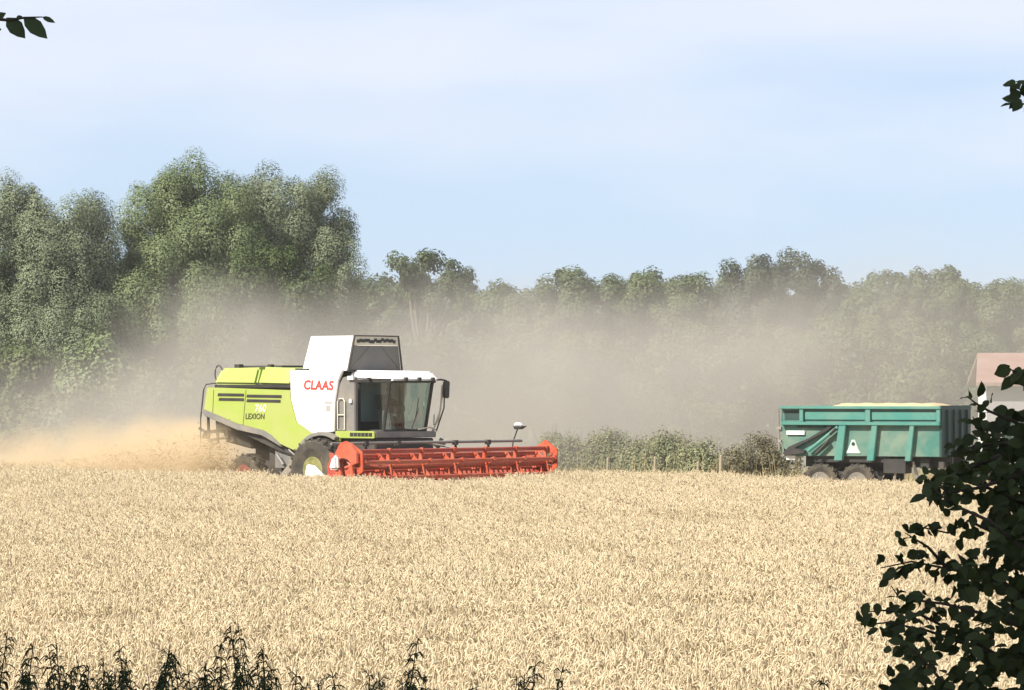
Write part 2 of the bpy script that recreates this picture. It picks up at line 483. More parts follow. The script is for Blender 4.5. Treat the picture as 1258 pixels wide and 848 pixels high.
# the big willows
WIL = dict(clump=0.84, per=1250, leaf=0.068, zs=1.3, droop=0.5, cover=1.5, shell=0.5)
tree('willow_tree', 'grey green willow at the left edge, lower than the willow beside it',
     [(57, 306, 70, 80), (12, 318, 70, 88), (102, 326, 46, 80), (57, 376, 95, 90), (119, 376, 40, 70), (7, 436, 90, 80, -4), (92, 440, 55, 75, -5), (40, 440, 60, 70, -5), (130, 450, 40, 70, -4), (-63, 336, 70, 100)], 186,
     M['willow'], M['bark'], r0=0.4, **WIL)
tree('willow_tree', 'tall grey green willow rising behind the rear of the combine harvester',
     [(240, 267, 60, 70), (203, 294, 55, 82), (170, 351, 46, 80), (268, 299, 58, 80), (225, 351, 90, 90), (168, 406, 55, 75, -5), (208, 430, 60, 80, -6), (253, 430, 60, 80, -5), (153, 470, 50, 60, -6)], 190,
     M['willow_b'], M['bark'], r0=0.45, **WIL)
tree('willow_tree', 'tallest grey willow with dark right flank behind the grain tank',
     [(345, 263, 62, 66), (385, 281, 44, 62), (412, 330, 30, 55), (350, 336, 85, 80), (405, 376, 40, 60), (310, 307, 50, 75), (400, 426, 45, 60)], 194,
     M['willow'], M['bark'], r0=0.45, **WIL)
tree('leafy_tree', 'darker green tree in front of the tall willows, with thin pale stems',
     [(330, 348, 50, 50), (376, 360, 36, 48), (300, 375, 42, 55), (345, 400, 60, 50), (318, 430, 40, 45)], 178,
     M['alder'], M['bark_pale'], clump=0.62, per=380, leaf=0.095, zs=1.5, droop=0.4, r0=0.2, cover=1.4)
tree('leafy_tree', 'dim tree in the gap right of the tallest willow',
     [(446, 372, 26, 36), (470, 385, 24, 40), (440, 430, 40, 50)], 232, M['oak'], M['bark'], clump=0.8, per=360, leaf=0.13, r0=0.25)
tree('oak_tree', 'open crowned oak with pale forked limbs standing above the dust',
     [(497, 332, 24, 20), (535, 330, 32, 20), (565, 348, 22, 22), (515, 355, 34, 22), (548, 372, 30, 25)], 226,
     M['oak'], M['bark_mid'], clump=0.7, per=360, leaf=0.115, r0=0.36, cover=1.25, base_px=512, shell=0.7)
mid = [
    ('ash_tree', 'rounded pale green tree just right of the open oak', [(625, 377, 45, 32), (660, 405, 60, 40)], 246, 'ash'),
    ('ash_tree', 'broad rounded tree in the middle of the far tree line', [(700, 367, 45, 38), (735, 375, 35, 34), (700, 415, 70, 45)], 240, 'ash'),
    ('ash_tree', 'yellow green tree right of the broad middle tree', [(790, 375, 42, 33), (770, 415, 60, 45), (822, 405, 35, 40)], 244, 'scrub'),
    ('ash_tree', 'pale tree left of the dark oaks on the far tree line', [(855, 373, 40, 34), (860, 415, 50, 45)], 250, 'ash'),
    ('oak_tree', 'dark oak forming the left half of the dark clump', [(912, 352, 30, 28), (940, 342, 28, 28), (925, 385, 50, 35)], 282, 'oakdark'),
    ('oak_tree', 'dark oak with the highest crown of the dark clump', [(985, 334, 24, 27), (1012, 352, 32, 26), (965, 358, 36, 30), (1000, 390, 50, 30)], 286, 'oakdark'),
    ('ash_tree', 'hazy tree right of the dark oak clump', [(1062, 389, 38, 30), (1070, 424, 55, 40)], 270, 'ash'),
    ('ash_tree', 'hazy round topped tree above the front of the green trailer', [(1130, 386, 40, 38), (1120, 424, 60, 45)], 296, 'oak'),
    ('ash_tree', 'hazy tree behind the ridge of the pink roofed house', [(1172, 376, 30, 30), (1200, 384, 36, 32), (1190, 424, 60, 45)], 300, 'ash'),
    ('ash_tree', 'hazy tree at the right edge of the photo above the roof', [(1245, 386, 44, 38), (1260, 424, 60, 45)], 298, 'ash'),
    ('ash_tree', 'low pale tree deep in the dust left of the green trailer', [(905, 430, 65, 42), (960, 435, 50, 40)], 214, 'ash'),
    ('ash_tree', 'low pale tree deep in the dust above the heaped grain', [(1040, 430, 60, 45), (1090, 444, 50, 42)], 216, 'scrub'),
    ('ash_tree', 'low dusty tree left of the pink roofed house', [(1150, 444, 60, 48), (1215, 444, 45, 40)], 218, 'ash'),
]
for (nm, lb, lobes, y, mt) in mid:
    tree(nm, lb, lobes, y, M[mt], M['bark'], clump=0.85, per=430, leaf=0.135, r0=0.3, cover=1.35)

for i, (px, w, mt, lb) in enumerate([(300, 60, 'alder', 'shaded thicket behind the green engine cover of the combine'), (390, 60, 'oak', 'shaded thicket behind the grain tank of the combine'), (470, 50, 'oak', 'low dusty thicket under the open oak'), (560, 60, 'ash', 'low dusty thicket right of the open oak'), (655, 62, 'scrub', 'dusty thicket below the rounded pale tree'), (755, 62, 'ash', 'dusty thicket below the yellow green tree'),
                                 (850, 62, 'scrub', 'dusty thicket above the right end of the hedge'), (950, 62, 'ash', 'dusty thicket above the tailgate of the green trailer'), (1050, 62, 'ash', 'dusty thicket straight above the heaped grain'), (1145, 60, 'scrub', 'dusty thicket just left of the pink roof'), (1235, 60, 'ash', 'dusty thicket behind the house at the right edge')]):
    tree('thicket', lb, [(px - w * .5, 470, w * .75, 65), (px + w * .5, 475, w * .75, 62), (px, 510, w * 1.1, 60)], 204 + (i % 3) * 3, M[mt], M['bark'], clump=0.85, per=300, leaf=0.13, r0=0.12, cover=1.2)

# far wood on the rising ground: one mass
def distant_wood():
    lobes = []
    for px in range(430, 1400, 22):
        y = random.uniform(385, 430)
        top = 345 + 6 * math.sin(px * 0.021) + random.uniform(-7, 5) - (6 if px > 1040 else 0)
        h = random.uniform(24, 34)
        s = F / y
        lobes.append((tuple(P(px, top + h, y)), (random.uniform(15, 21) / s, 2.2, h / s - 0.6)))
        lobes.append((tuple(P(px, top + h + 40, y)), (24 / s, 2.5, 42 / s)))
    c, n = crown_points(lobes, 1.3, 230, 1.5, 1.0)
    v, q = leaf_quads(c, n, 0.27 * (0.6 + 0.8 * rng.random(len(c))), 1.4)
    o = link_mesh('distant_wood', np_mesh('distant_wood', v, q), M['oak'])
    tag(o, 'far hazy wood along the rising ground behind all nearer trees', 'wood', kind='stuff')
distant_wood()

# bushes along the foot of the willows
for (nm, lb, lobes, y, mt, lf) in [
    ('bush', 'grey green bush under the left edge willow, half lost in dust', [(30, 470, 60, 45), (-20, 490, 50, 50), (40, 535, 90, 55), (-40, 540, 60, 55)], 172, 'scrub', .2),
    ('bush', 'pale bush in the dust below the gap between the willows', [(125, 465, 55, 50), (160, 500, 50, 45), (120, 540, 80, 55)], 168, 'willow_b', .2),
    ('bush', 'yellowish bush in the dust just left of the combine harvester', [(215, 490, 55, 45), (255, 480, 40, 45), (220, 545, 80, 55)], 166, 'scrub', .2),
    ('bush', 'bush under the dark tree behind the green engine cover', [(285, 450, 45, 55), (350, 470, 50, 50), (320, 540, 90, 60)], 170, 'alder', .2),
]:
    tree(nm, lb, lobes, y, M[mt], M['bark'], cat='bush', clump=0.6, per=170, leaf=lf * .65, r0=0.1, cover=1.5, zs=1.2)

# ------------------------------------------------------------------ hedge, bushes, fence posts behind the field
def hedge():
    y = 122.0
    root = empty('hedge', (P(780, 560, y).x, y, 0))
    tag(root, 'ragged green hedge between the orange reel and the green trailer', 'hedge')
    s = F / y
    lobes = []
    for i, px in enumerate(range(672, 872, 9)):
        top = 535 + 4 * math.sin(px * 0.09) + random.uniform(-5, 5) + max(0, (px - 830) * 0.25)
        h = (615 - top) / 2
        yy = 126.0 - (px - 672) / 200 * 7.5
        lobes.append((tuple(P(px, top + h, yy + random.uniform(-.5, .5))), (15 / s, 0.7, h / s - 0.12)))
    c, n = crown_points(lobes, 0.21, 60, 2.2, 1.6)
    k = c[:, 2] > 0.1; c, n = c[k], n[k]
    v, q = leaf_quads(c - np.array(root.location), n, 0.046 * (0.6 + 0.9 * rng.random(len(c))), 1.9)
    link_mesh('foliage', np_mesh('foliage', v, q), M['hedge'], root)
    mb = MB()
    for (c, r) in lobes:
        c = Vector(c) - root.location
        for k in range(9):
            e = c + Vector((random.uniform(-.5, .5), random.uniform(-.4, .4), r[2] + random.uniform(-.25, .48)))
            b0 = Vector((c.x + random.uniform(-.2, .2), c.y, 0))
            mb.tube([b0, b0.lerp(e, .5) + Vector((random.uniform(-.1, .1), 0, 0)), e], [.02, .013, .003], 4)
    # the long bare sprays at its right end
    for (a, b) in [((862, 560), (890, 540)), ((855, 556), (872, 538)), ((845, 552), (850, 532))]:
        A = P(*a, y) - root.location; B = P(*b, y) - root.location
        mb.tube([A, A.lerp(B, .5) + Vector((0, 0, -.05)), B], [.02, .014, .004], 5)
    mb.build('stem', M['bark_pale'], root)
hedge()
tree('bush', 'dusty round bush behind the tailgate of the green trailer', [(935, 564, 34, 28), (908, 574, 32, 24), (958, 576, 32, 28), (925, 590, 48, 24)], 117.5,
     M['drybush'], M['bark'], cat='bush', clump=0.22, per=80, leaf=0.045, r0=0.03, cover=2.0)
tree('bush', 'low brown bush between the hedge and the fence post', [(900, 580, 22, 18), (890, 590, 20, 16)], 117.0,
     M['drybush'], M['bark'], cat='bush', clump=0.18, per=60, leaf=0.045, r0=0.02, cover=1.8)

for i, (px, top, w, lb) in enumerate([(746, 562, 4.0, 'grey wooden fence post in the hedge, leftmost of the four posts'),
                                  (804, 561, 4.2, 'grey wooden fence post near the middle of the hedge'),
                                  (857, 567, 3.8, 'short wooden fence post at the right end of the hedge'),
                                  (885, 559, 5.2, 'pale wooden fence post standing clear right of the hedge')]):
    y = 115.5
    s = F / y
    p = P(px, top, y)
    r = w / 2.5 / s
    mb = MB()
    mb.tube([(0, 0, -.3), (0.01, 0, p.z * .6), (0.02, 0, p.z - .04), (0.02, 0, p.z)], [r * 1.1, r, r * .95, r * .6], 8)
    o = mb.build('fence_post', M['wood'], loc=(p.x, y, 0))
    tag(o, lb, 'fence post', 'wooden posts along the hedge')

# dry grass fringe at the hedge foot and trailer
def dry_grass():
    n = 9000
    x = rng.uniform(0.5, 17, n); y = rng.uniform(112.5, 124, n)
    h = 0.55 * (0.5 + rng.random(n)) * np.where(rng.random(n) < .08, 1.7, 1)
    a = rng.uniform(0, 2 * np.pi, n)
    w = 0.012
    lean = rng.normal(size=(n, 2)) * 0.16
    b0 = np.stack([x - w * np.cos(a), y - w * np.sin(a), gz(x, y)], 1)
    b1 = np.stack([x + w * np.cos(a), y + w * np.sin(a), gz(x, y)], 1)
    t = np.stack([x + lean[:, 0], y + lean[:, 1], gz(x, y) + h], 1)
    t2 = t + np.stack([w * .6 * np.cos(a), w * .6 * np.sin(a), np.zeros(n)], 1)
    v = np.stack([b0, b1, t2, t], 1).reshape(-1, 3)
    o = link_mesh('dry_grass', np_mesh('dry_grass', v, np.arange(4 * n).reshape(n, 4)), M['drygrass'])
    tag(o, 'dry straw coloured grass along the foot of the hedge', 'grass', kind='stuff')
dry_grass()

# ------------------------------------------------------------------ wheat
EDGE = [(-40, 131), (-30, 123), (-18, 114), (-9.4, 107.3), (-5.0, 103.2), (-3.0, 103.4), (1.9, 109.6), (2.6, 110.4), (7.4, 104.5), (12.6, 96.0), (17, 88.5), (30, 70)]
def edge_y(x):
    return np.interp(x, [e[0] for e in EDGE], [e[1] for e in EDGE])

def wheat_tile(T=1.5, n=1000):
    V, Q = [], []
    def emit(v, q, base):
        V.append(v); Q.append(q + base)
    base = 0
    x = rng.uniform(-T / 2, T / 2, n); y = rng.uniform(-T / 2, T / 2, n)
    h = 0.66 + 0.055 * rng.normal(size=n)
    az = rng.uniform(0, 2 * np.pi, n)
    d = np.stack([np.cos(az), np.sin(az), np.zeros(n)], 1)
    up = np.array([0, 0, 1.0])
    lean = 0.05 + 0.06 * rng.random(n)
    p0 = np.stack([x, y, np.zeros(n) + 0.12], 1)
    p1 = p0 + d * (lean * 0.4)[:, None]; p1[:, 2] = h * 0.65
    p2 = p0 + d * lean[:, None]; p2[:, 2] = h
    bend = rng.uniform(0.2, 2.3, n)                   # ears from nearly upright to hanging
    L = 0.078 + 0.015 * rng.random(n)
    segs = 4
    pts = [p2]
    for k in range(1, segs + 1):
        ang = bend * (k - 0.3) / segs
        step = (np.sin(ang)[:, None] * d + np.cos(ang)[:, None] * up) * (L / segs)[:, None]
        pts.append(pts[-1] + step)
    side = np.cross(d, up)
    def ringtube(ps, rs, ns):
        nonlocal base
        rings = []
        for i, p in enumerate(ps):
            q0 = ps[min(i + 1, len(ps) - 1)] - ps[max(i - 1, 0)]
            t = unit(q0)
            b = np.cross(t, side)
            r = np.asarray(rs[i]) * np.ones(n)
            ring = []
            for j in range(ns):
                th = 2 * math.pi * j / ns
                ring.append(p + side * (math.cos(th) * r)[:, None] + b * (math.sin(th) * r)[:, None])
            rings.append(np.stack(ring, 1))
        A = np.stack(rings, 1)                            # n, k, ns, 3
        k = len(ps)
        idx = np.arange(n * k * ns).reshape(n, k, ns)
        q = np.stack([idx[:, :-1, :], np.roll(idx[:, :-1, :], -1, 2), np.roll(idx[:, 1:, :], -1, 2), idx[:, 1:, :]], -1).reshape(-1, 4)
        emit(A.reshape(-1, 3), q, base)
        base += n * k * ns
    ringtube([p0, p1, p2], [0.0022, 0.002, 0.0018], 3)
    w = 0.0072 * (0.85 + 0.3 * rng.random(n))
    ringtube(pts, [w * .35, w * .95, w * 1.05, w * .85, w * .2], 5)
    # dry leaf ribbons
    m = n
    hz = rng.uniform(0.25, 0.6, m)
    a2 = rng.uniform(0, 2 * np.pi, m)
    e = np.stack([np.cos(a2), np.sin(a2), np.zeros(m)], 1); sd = np.stack([-np.sin(a2), np.cos(a2), np.zeros(m)], 1)
    q0 = np.stack([x, y, hz], 1); q1 = q0 + e * 0.07 + up * 0.05; q2 = q1 + e * 0.07 - up * rng.uniform(0.0, 0.09, m)[:, None]
    wl_ = 0.0055
    v = np.stack([q0 - sd * wl_, q0 + sd * wl_, q1 - sd * wl_, q1 + sd * wl_, q2 - sd * .001, q2 + sd * .001], 1).reshape(-1, 3)
    i6 = np.arange(m)[:, None] * 6
    q = np.concatenate([i6 + np.array([0, 1, 3, 2]), i6 + np.array([2, 3, 5, 4])])
    emit(v, q, base); base += 6 * m
    return np.concatenate(V), np.concatenate(Q)

def wheat_field():
    tv, tq = wheat_tile()
    T = 1.5
    pts, rots = [], []
    y = 23.5
    while y < 130:
        half = 0.1425 * y + 3.5
        for x in np.arange(-half, half + T, T):
            if y < float(edge_y(x)) - T * 0.35:
                pts.append((x + random.uniform(-.12, .12), y + random.uniform(-.12, .12)))
                rots.append(random.choice([0, 1, 2, 3]) * math.pi / 2 + random.uniform(-.12, .12))
        y += T
    pts = np.array(pts)
    z = gz(pts[:, 0], pts[:, 1]) + 0.03 * np.sin(pts[:, 0] * .6 + pts[:, 1] * .23) + rng.normal(size=len(pts)) * 0.02
    pv = np.concatenate([pts, z[:, None]], 1)
    v = np.concatenate([tv, pv])
    me = np_mesh('wheat', v, tq)
    a = me.attributes.new('tile', 'BOOLEAN', 'POINT')
    a.data.foreach_set('value', np.concatenate([np.ones(len(tv), bool), np.zeros(len(pv), bool)]))
    b = me.attributes.new('turn', 'FLOAT_VECTOR', 'POINT')
    rv = np.zeros((len(v), 3), np.float32); rv[len(tv):, 2] = rots
    b.data.foreach_set('vector', rv.ravel())
    s = me.attributes.new('size', 'FLOAT', 'POINT')
    sv = np.ones(len(v), np.float32); sv[len(tv):] = 1.08 + rng.normal(size=len(pv)) * 0.02 + 0.035 * np.sin(pts[:, 0] * .31 + 1.3 * np.sin(pts[:, 1] * .17)) + 0.03 * np.sin(pts[:, 1] * .42 + pts[:, 0] * .12)
    s.data.foreach_set('value', sv)
    o = link_mesh('wheat_crop', me, M['wheat'])
    tag(o, 'ripe golden wheat standing across the whole foreground field', 'wheat', kind='stuff')
    ng = bpy.data.node_groups.new('wheat_rows', 'GeometryNodeTree')
    ng.interface.new_socket('Geometry', in_out='INPUT', socket_type='NodeSocketGeometry')
    ng.interface.new_socket('Geometry', in_out='OUTPUT', socket_type='NodeSocketGeometry')
    N, L = ng.nodes, ng.links
    gi = N.new('NodeGroupInput'); go = N.new('NodeGroupOutput')
    sep = N.new('GeometryNodeSeparateGeometry'); sep.domain = 'POINT'
    at = N.new('GeometryNodeInputNamedAttribute'); at.data_type = 'BOOLEAN'; at.inputs['Name'].default_value = 'tile'
    ar = N.new('GeometryNodeInputNamedAttribute'); ar.data_type = 'FLOAT_VECTOR'; ar.inputs['Name'].default_value = 'turn'
    asz = N.new('GeometryNodeInputNamedAttribute'); asz.data_type = 'FLOAT'; asz.inputs['Name'].default_value = 'size'
    mp = N.new('GeometryNodeMeshToPoints')
    ip = N.new('GeometryNodeInstanceOnPoints')
    L.new(gi.outputs[0], sep.inputs['Geometry']); L.new(at.outputs['Attribute'], sep.inputs['Selection'])
    L.new(sep.outputs['Inverted'], mp.inputs['Mesh']); L.new(mp.outputs['Points'], ip.inputs['Points'])
    L.new(sep.outputs['Selection'], ip.inputs['Instance'])
    L.new(ar.outputs['Attribute'], ip.inputs['Rotation']); L.new(asz.outputs['Attribute'], ip.inputs['Scale'])
    L.new(ip.outputs['Instances'], go.inputs[0])
    md = o.modifiers.new('rows', 'NODES'); md.node_group = ng
wheat_field()

# ------------------------------------------------------------------ text
def text_mesh(txt, width, height, depth=0.006, shear=0.0, bold=0.015):
    cu = bpy.data.curves.new('lettering', 'FONT')
    cu.body = txt; cu.size = 1.0; cu.extrude = 0.02; cu.offset = bold; cu.shear = shear; cu.space_character = 1.05
    ob = bpy.data.objects.new('lettering', cu)
    COL.objects.link(ob)
    bpy.context.view_layer.update()
    dg = bpy.context.evaluated_depsgraph_get()
    me = bpy.data.meshes.new_from_object(ob.evaluated_get(dg))
    COL.objects.unlink(ob); bpy.data.objects.remove(ob)
    co = np.empty(len(me.vertices) * 3, np.float32); me.vertices.foreach_get('co', co); co = co.reshape(-1, 3)
    lo, hi = co.min(0), co.max(0)
    co = (co - lo) / (hi - lo) * np.array([width, height, depth])
    out = np.stack([co[:, 0], -co[:, 2], co[:, 1]], 1)     # reads on a face whose normal is -y
    me.vertices.foreach_set('co', out.astype(np.float32).ravel()); me.update()
    me.materials.clear()
    return me

# ------------------------------------------------------------------ wheels
def tyre_profile(r, w, rim):
    h = w / 2
    return [(rim, -h * .82), (rim + (r - rim) * .45, -h), (r - .09, -h * .97), (r - .035, -h * .8), (r - .03, 0), (r - .035, h * .8), (r - .09, h * .97), (rim + (r - rim) * .45, h), (rim, h * .82)]

def wheel(parent, c, r, w, rim_r, rim_mat, lugs=20, lug_h=0.045, dish=0.12):
    we = empty('wheel', c, 0, parent)
    mb = MB(); mb.lathe(tyre_profile(r, w, rim_r), 36)
    for i in range(lugs):
        for sgn in (-1, 1):
            t = 2 * math.pi * (i + (0.5 if sgn > 0 else 0)) / lugs
            m = Matrix.Rotation(-t, 4, 'Y') @ Matrix.Translation((r - .03, sgn * w * .24, 0)) @ Matrix.Rotation(sgn * R(-38), 4, 'X')
            mb.box((-.03, -w * .27, -.028), (lug_h * .8, w * .27, .028), m)
    mb.build('tyre', M['rubber'], we)
    rb = MB()
    rb.lathe([(rim_r + .015, -w * .42), (rim_r - .03, -w * .43), (rim_r - .07, -w * .43 + dish), (rim_r * .5, -w * .43 + dish * 1.1), (rim_r * .42, -w * .43 + dish * .6), (rim_r * .2, -w * .43 + dish * .5), (0.01, -w * .43 + dish * .5)], 28)
    rb.lathe([(rim_r + .015, w * .42), (rim_r - .05, w * .40), (rim_r * .3, w * .3), (.01, w * .3)], 28)
    for k in range(8):
        t = 2 * math.pi * k / 8
        rb.tube([(math.cos(t) * rim_r * .33, -w * .43 + dish * .55, math.sin(t) * rim_r * .33), (math.cos(t) * rim_r * .33, -w * .43 + dish * .3, math.sin(t) * rim_r * .33)], .02, 6)
    rb.build('rim', rim_mat, we)
    return we

# ------------------------------------------------------------------ combine harvester
A_C = 40.0
cx, cy = (442 - 629) / F * 110, 110.0
combine = empty('combine_harvester', (cx, cy, 0.03), R(-A_C))
tag(combine, 'lime green and white combine harvester with orange reel cutting the wheat', 'combine harvester')

def U(px, v=-1.55):
    return (px - 442 - 26.36 * v) / 31.45
def Zp(py): return (615.0 - py) / 41.0

# core body (dark inner machine)
core = MB()
core.prism([(-4.55, 2.75), (-4.3, 3.4), (-1.2, 3.6), (0.5, 3.6), (0.5, 1.5), (-0.8, 1.2), (-2.2, 1.55), (-4.4, 2.35)], -1.42, 1.42)
core.box((-3.6, -.6, .75), (0.3, .6, 1.6))
core.box((-2.6, -1.1, 1.0), (-1.0, 1.1, 1.7))
core.build('inner_body', M['dark'], combine)
fr = MB()
fr.box((-.18, -1.5, .75), (.18, 1.5, 1.05)); fr.box((-3.36, -1.3, .58), (-3.16, 1.3, .76))
fr.tube([(-3.26, 0, .7), (-3.26, 0, 1.3)], .15, 10)
fr.build('axle', M['grey'], combine)

side_green = [(-4.28, 3.36), (-1.37, 3.28), (-1.37, 3.05), (-1.11, 2.32), (-.42, 1.96), (-.92, 1.38), (-1.78, 1.66), (-2.1, 1.90), (-2.42, 2.06), (-3.45, 2.24), (-4.80, 2.66), (-4.66, 3.36)]
side_white = [(-1.40, 3.88), (0.72, 3.86), (0.55, 3.54), (0.42, 2.9), (0.40, 2.05), (-.02, 2.02), (-.32, 1.98), (-.42, 1.96), (-1.11, 2.32), (-1.37, 3.05)]
for sg in (-1, 1):
    y0, y1 = (-1.56, -1.46) if sg < 0 else (1.46, 1.56)
    mb = MB(); mb.prism(side_green, y0, y1)
    sp = mb.build('side_panel', M['lime'], combine, bevel=0.02, label='lime green rear side panel')
    # panel seams and vent slots
    o = -1.564 if sg < 0 else 1.564
    for (u0, z0, u1, z1) in [(-3.22, 2.2, -3.1, 3.3), (-4.42, 2.6, -4.38, 3.3)]:
        sm = MB(); sm.tube([(u0, o, z0), (u1, o, z1)], .009, 4)
        sm.build('seam', M['dark'], sp)
    vb = MB()
    for (u0, u1, zt) in [(-4.22, -3.18, 3.16), (-3.08, -1.72, 3.12), (-4.18, -3.18, 3.02), (-3.08, -1.76, 2.98)]:
        h = .052
        vb.hull8([(u0, o - .012, zt - h), (u1, o - .012, zt - h - .012 * (u1 - u0)), (u1, o + .012, zt - h - .012 * (u1 - u0)), (u0, o + .012, zt - h)],
                 [(u0 + .03, o - .012, zt + h * .6), (u1, o - .012, zt + h * .6 - .012 * (u1 - u0)), (u1, o + .012, zt + h * .6 - .012 * (u1 - u0)), (u0 + .03, o + .012, zt + h * .6)])
    vb.build('air_vent', M['black'], sp)
    mb = MB(); mb.prism(side_white, y0 - .006 * (sg < 0), y1 + .006 * (sg > 0))
    wp = mb.build('side_panel', M['white'], combine, bevel=0.02, label='white front side panel')
    sm = MB(); o2 = -1.572 if sg < 0 else 1.572
    sm.tube([(-1.36, o2, 3.12), (.43, o2, 3.08)], .007, 4)
    sm.build('seam', M['midgrey'], wp)
    # grey lower trim
    tr = MB()
    tr.prism([(-4.88, 2.66), (-4.78, 2.72), (-3.45, 2.28), (-2.42, 2.08), (-2.1, 1.93), (-1.80, 1.69), (-1.74, 1.58), (-2.12, 1.76), (-2.50, 1.92), (-3.1, 2.02), (-3.45, 2.08), (-4.75, 2.5)], y0 - .015, y1 + .015)
    tr.build('lower_trim', M['midgrey'], combine, bevel=0.015)
    # front mudguard arc
    g = MB()
    arc = []
    for k in range(13):
        t = R(168 - k * 9.0)
        arc.append((0.0 + 1.12 * math.cos(t) * 1.05, .92 + 1.13 * math.sin(t)))
    inn = [(p[0] * .90, .92 + (p[1] - .92) * .90) for p in arc]
    yy = (-1.95, -1.25) if sg < 0 else (1.25, 1.95)
    g.prism(arc + inn[::-1], *((-1.72, -1.30) if sg < 0 else (1.30, 1.72)))
    g.build('mudguard', M['midgrey'], combine, bevel=0.01)
    wheel(combine, (0, -1.78 if sg < 0 else 1.78, .925), .925, .68, .38, M['rimlime'], 22, .055, .16)
    wheel(combine, (-3.24, -1.45 if sg < 0 else 1.45, .68), .68, .5, .34, M['rimred'], 18, .05, .1)

# engine hood: rounded green top with paler front half
hd = MB()
hd.hull8([(-4.45, -1.54, 3.46), (-2.75, -1.54, 3.44), (-2.75, 1.54, 3.44), (-4.45, 1.54, 3.46)], [(-4.28, -1.36, 3.95), (-2.75, -1.36, 3.97), (-2.75, 1.36, 3.97), (-4.28, 1.36, 3.95)])
hd.build('engine_hood', M['lime'], combine, bevel=.07)
hd = MB()
hd.hull8([(-2.74, -1.54, 3.43), (-1.38, -1.54, 3.40), (-1.38, 1.54, 3.40), (-2.74, 1.54, 3.43)], [(-2.74, -1.30, 3.99), (-1.38, -1.34, 3.93), (-1.38, 1.34, 3.93), (-2.74, 1.30, 3.99)])
hd.build('engine_hood', M['lime'], combine, bevel=.09)
st = MB(); st.box((-4.40, -1.5, 3.36), (-1.42, 1.5, 3.45)); st.build('black_gap_strip', M['black'], combine)
tk = MB(); tk.box((-4.0, -.9, 3.95), (-2.3, .9, 4.03)); tk.box((-1.38, -1.3, 3.8), (-.95, 1.3, 3.93)); tk.box((-3.9, -1.2, 3.94), (-3.7, -1.0, 4.07)); tk.box((-2.6, -1.2, 3.96), (-2.45, -1.05, 4.06))
tk.build('roof_grille', M['dark'], combine, bevel=.01)

# grain tank extension
gt = empty('grain_tank', (0, 0, 0), 0, combine)
b = dict(u0=-1.24, u1=.57, v=1.2, z=3.86); t = dict(u0=-1.10, u1=.62, v=.97, z=4.90)
def wall4(p, q, r_, s_, th, mat, name, lab=None, bev=.012):
    p, q, r_, s_ = map(Vector, (p, q, r_, s_))
    n = (q - p).cross(s_ - p).normalized() * th
    m_ = MB(); m_.hull8([p, q, q + n, p + n], [s_, r_, r_ + n, s_ + n])
    return m_.build(name, mat, gt, bevel=bev, label=lab)
bl = {k: Vector(p) for k, p in dict(rn=(b['u0'], -b['v'], b['z']), fn=(b['u1'], -b['v'], b['z']), ff=(b['u1'], b['v'], b['z']), rf=(b['u0'], b['v'], b['z'])).items()}
tp = {k: Vector(p) for k, p in dict(rn=(t['u0'], -t['v'], t['z']), fn=(t['u1'], -t['v'], t['z']), ff=(t['u1'], t['v'], t['z']), rf=(t['u0'], t['v'], t['z'])).items()}
wall4(bl['rn'], bl['fn'], tp['fn'], tp['rn'], -.03, M['white'], 'side_flap', 'white side flap of the grain tank')
wall4(bl['rf'], bl['ff'], tp['ff'], tp['rf'], .03, M['white'], 'side_flap', 'white side flap of the grain tank')
wall4(bl['rn'], bl['rf'], tp['rf'], tp['rn'], .03, M['mesh'], 'rear_flap')
sh = 0.03
def front_pt(s, h):   # s 0..1 across, h 0..1 up
    lo = bl['fn'].lerp(bl['ff'], s); hi = tp['fn'].lerp(tp['ff'], s)
    return lo.lerp(hi, h) + Vector((sh, 0, 0))
wall4(front_pt(.02, 0), front_pt(.98, 0), front_pt(.98, .72), front_pt(.02, .72), .025, M['mesh'], 'front_flap', 'dark grey mesh front flap')
wall4(front_pt(.02, .73), front_pt(.98, .73), front_pt(.98, 1), front_pt(.02, 1), .025, M['cream'], 'top_band', 'pale band along the top of the mesh')
fm = MB()
for (s0, h0, s1, h1, r) in [(0, 0, 0, 1, .03), (1, 0, 1, 1, .03), (0, 0, 1, 0, .035), (0, 1, 1, 1, .022)]:
    fm.tube([front_pt(s0, h0) + Vector((.03, 0, 0)), front_pt(s1, h1) + Vector((.03, 0, 0))], r, 6)
fm.build('flap_frame', M['dark'], gt)
fm = MB()
rr_ = random.Random(3)
for k in range(16):
    s0 = .08 + .84 * k / 16
    zc = .86 + rr_.uniform(-.03, .03)
    a, c_ = front_pt(s0, zc - .045), front_pt(s0 + .055, zc + .045)
    fm.box((a.x + .022, a.y, a.z), (a.x + .05, c_.y, c_.z))
fm.build('cable_run', M['black'], gt)
fm = MB(); fm.tube([front_pt(.62, .72) + Vector((.04, 0, 0)), front_pt(.94, .06) + Vector((.04, 0, 0))], .012, 5)
fm.build('flap_brace', M['midgrey'], gt)
fm = MB(); fm.tube([front_pt(.38, .72) + Vector((.04, 0, 0)), front_pt(.05, .06) + Vector((.04, 0, 0))], .010, 5)
fm.build('flap_brace', M['midgrey'], gt)
gg = MB(); gg.prism([(-1.15, 3.9), (.55, 3.9), (.2, 4.5), (-.8, 4.5)], -1.0, 1.0); gg.build('grain_load', M['grain'], gt)

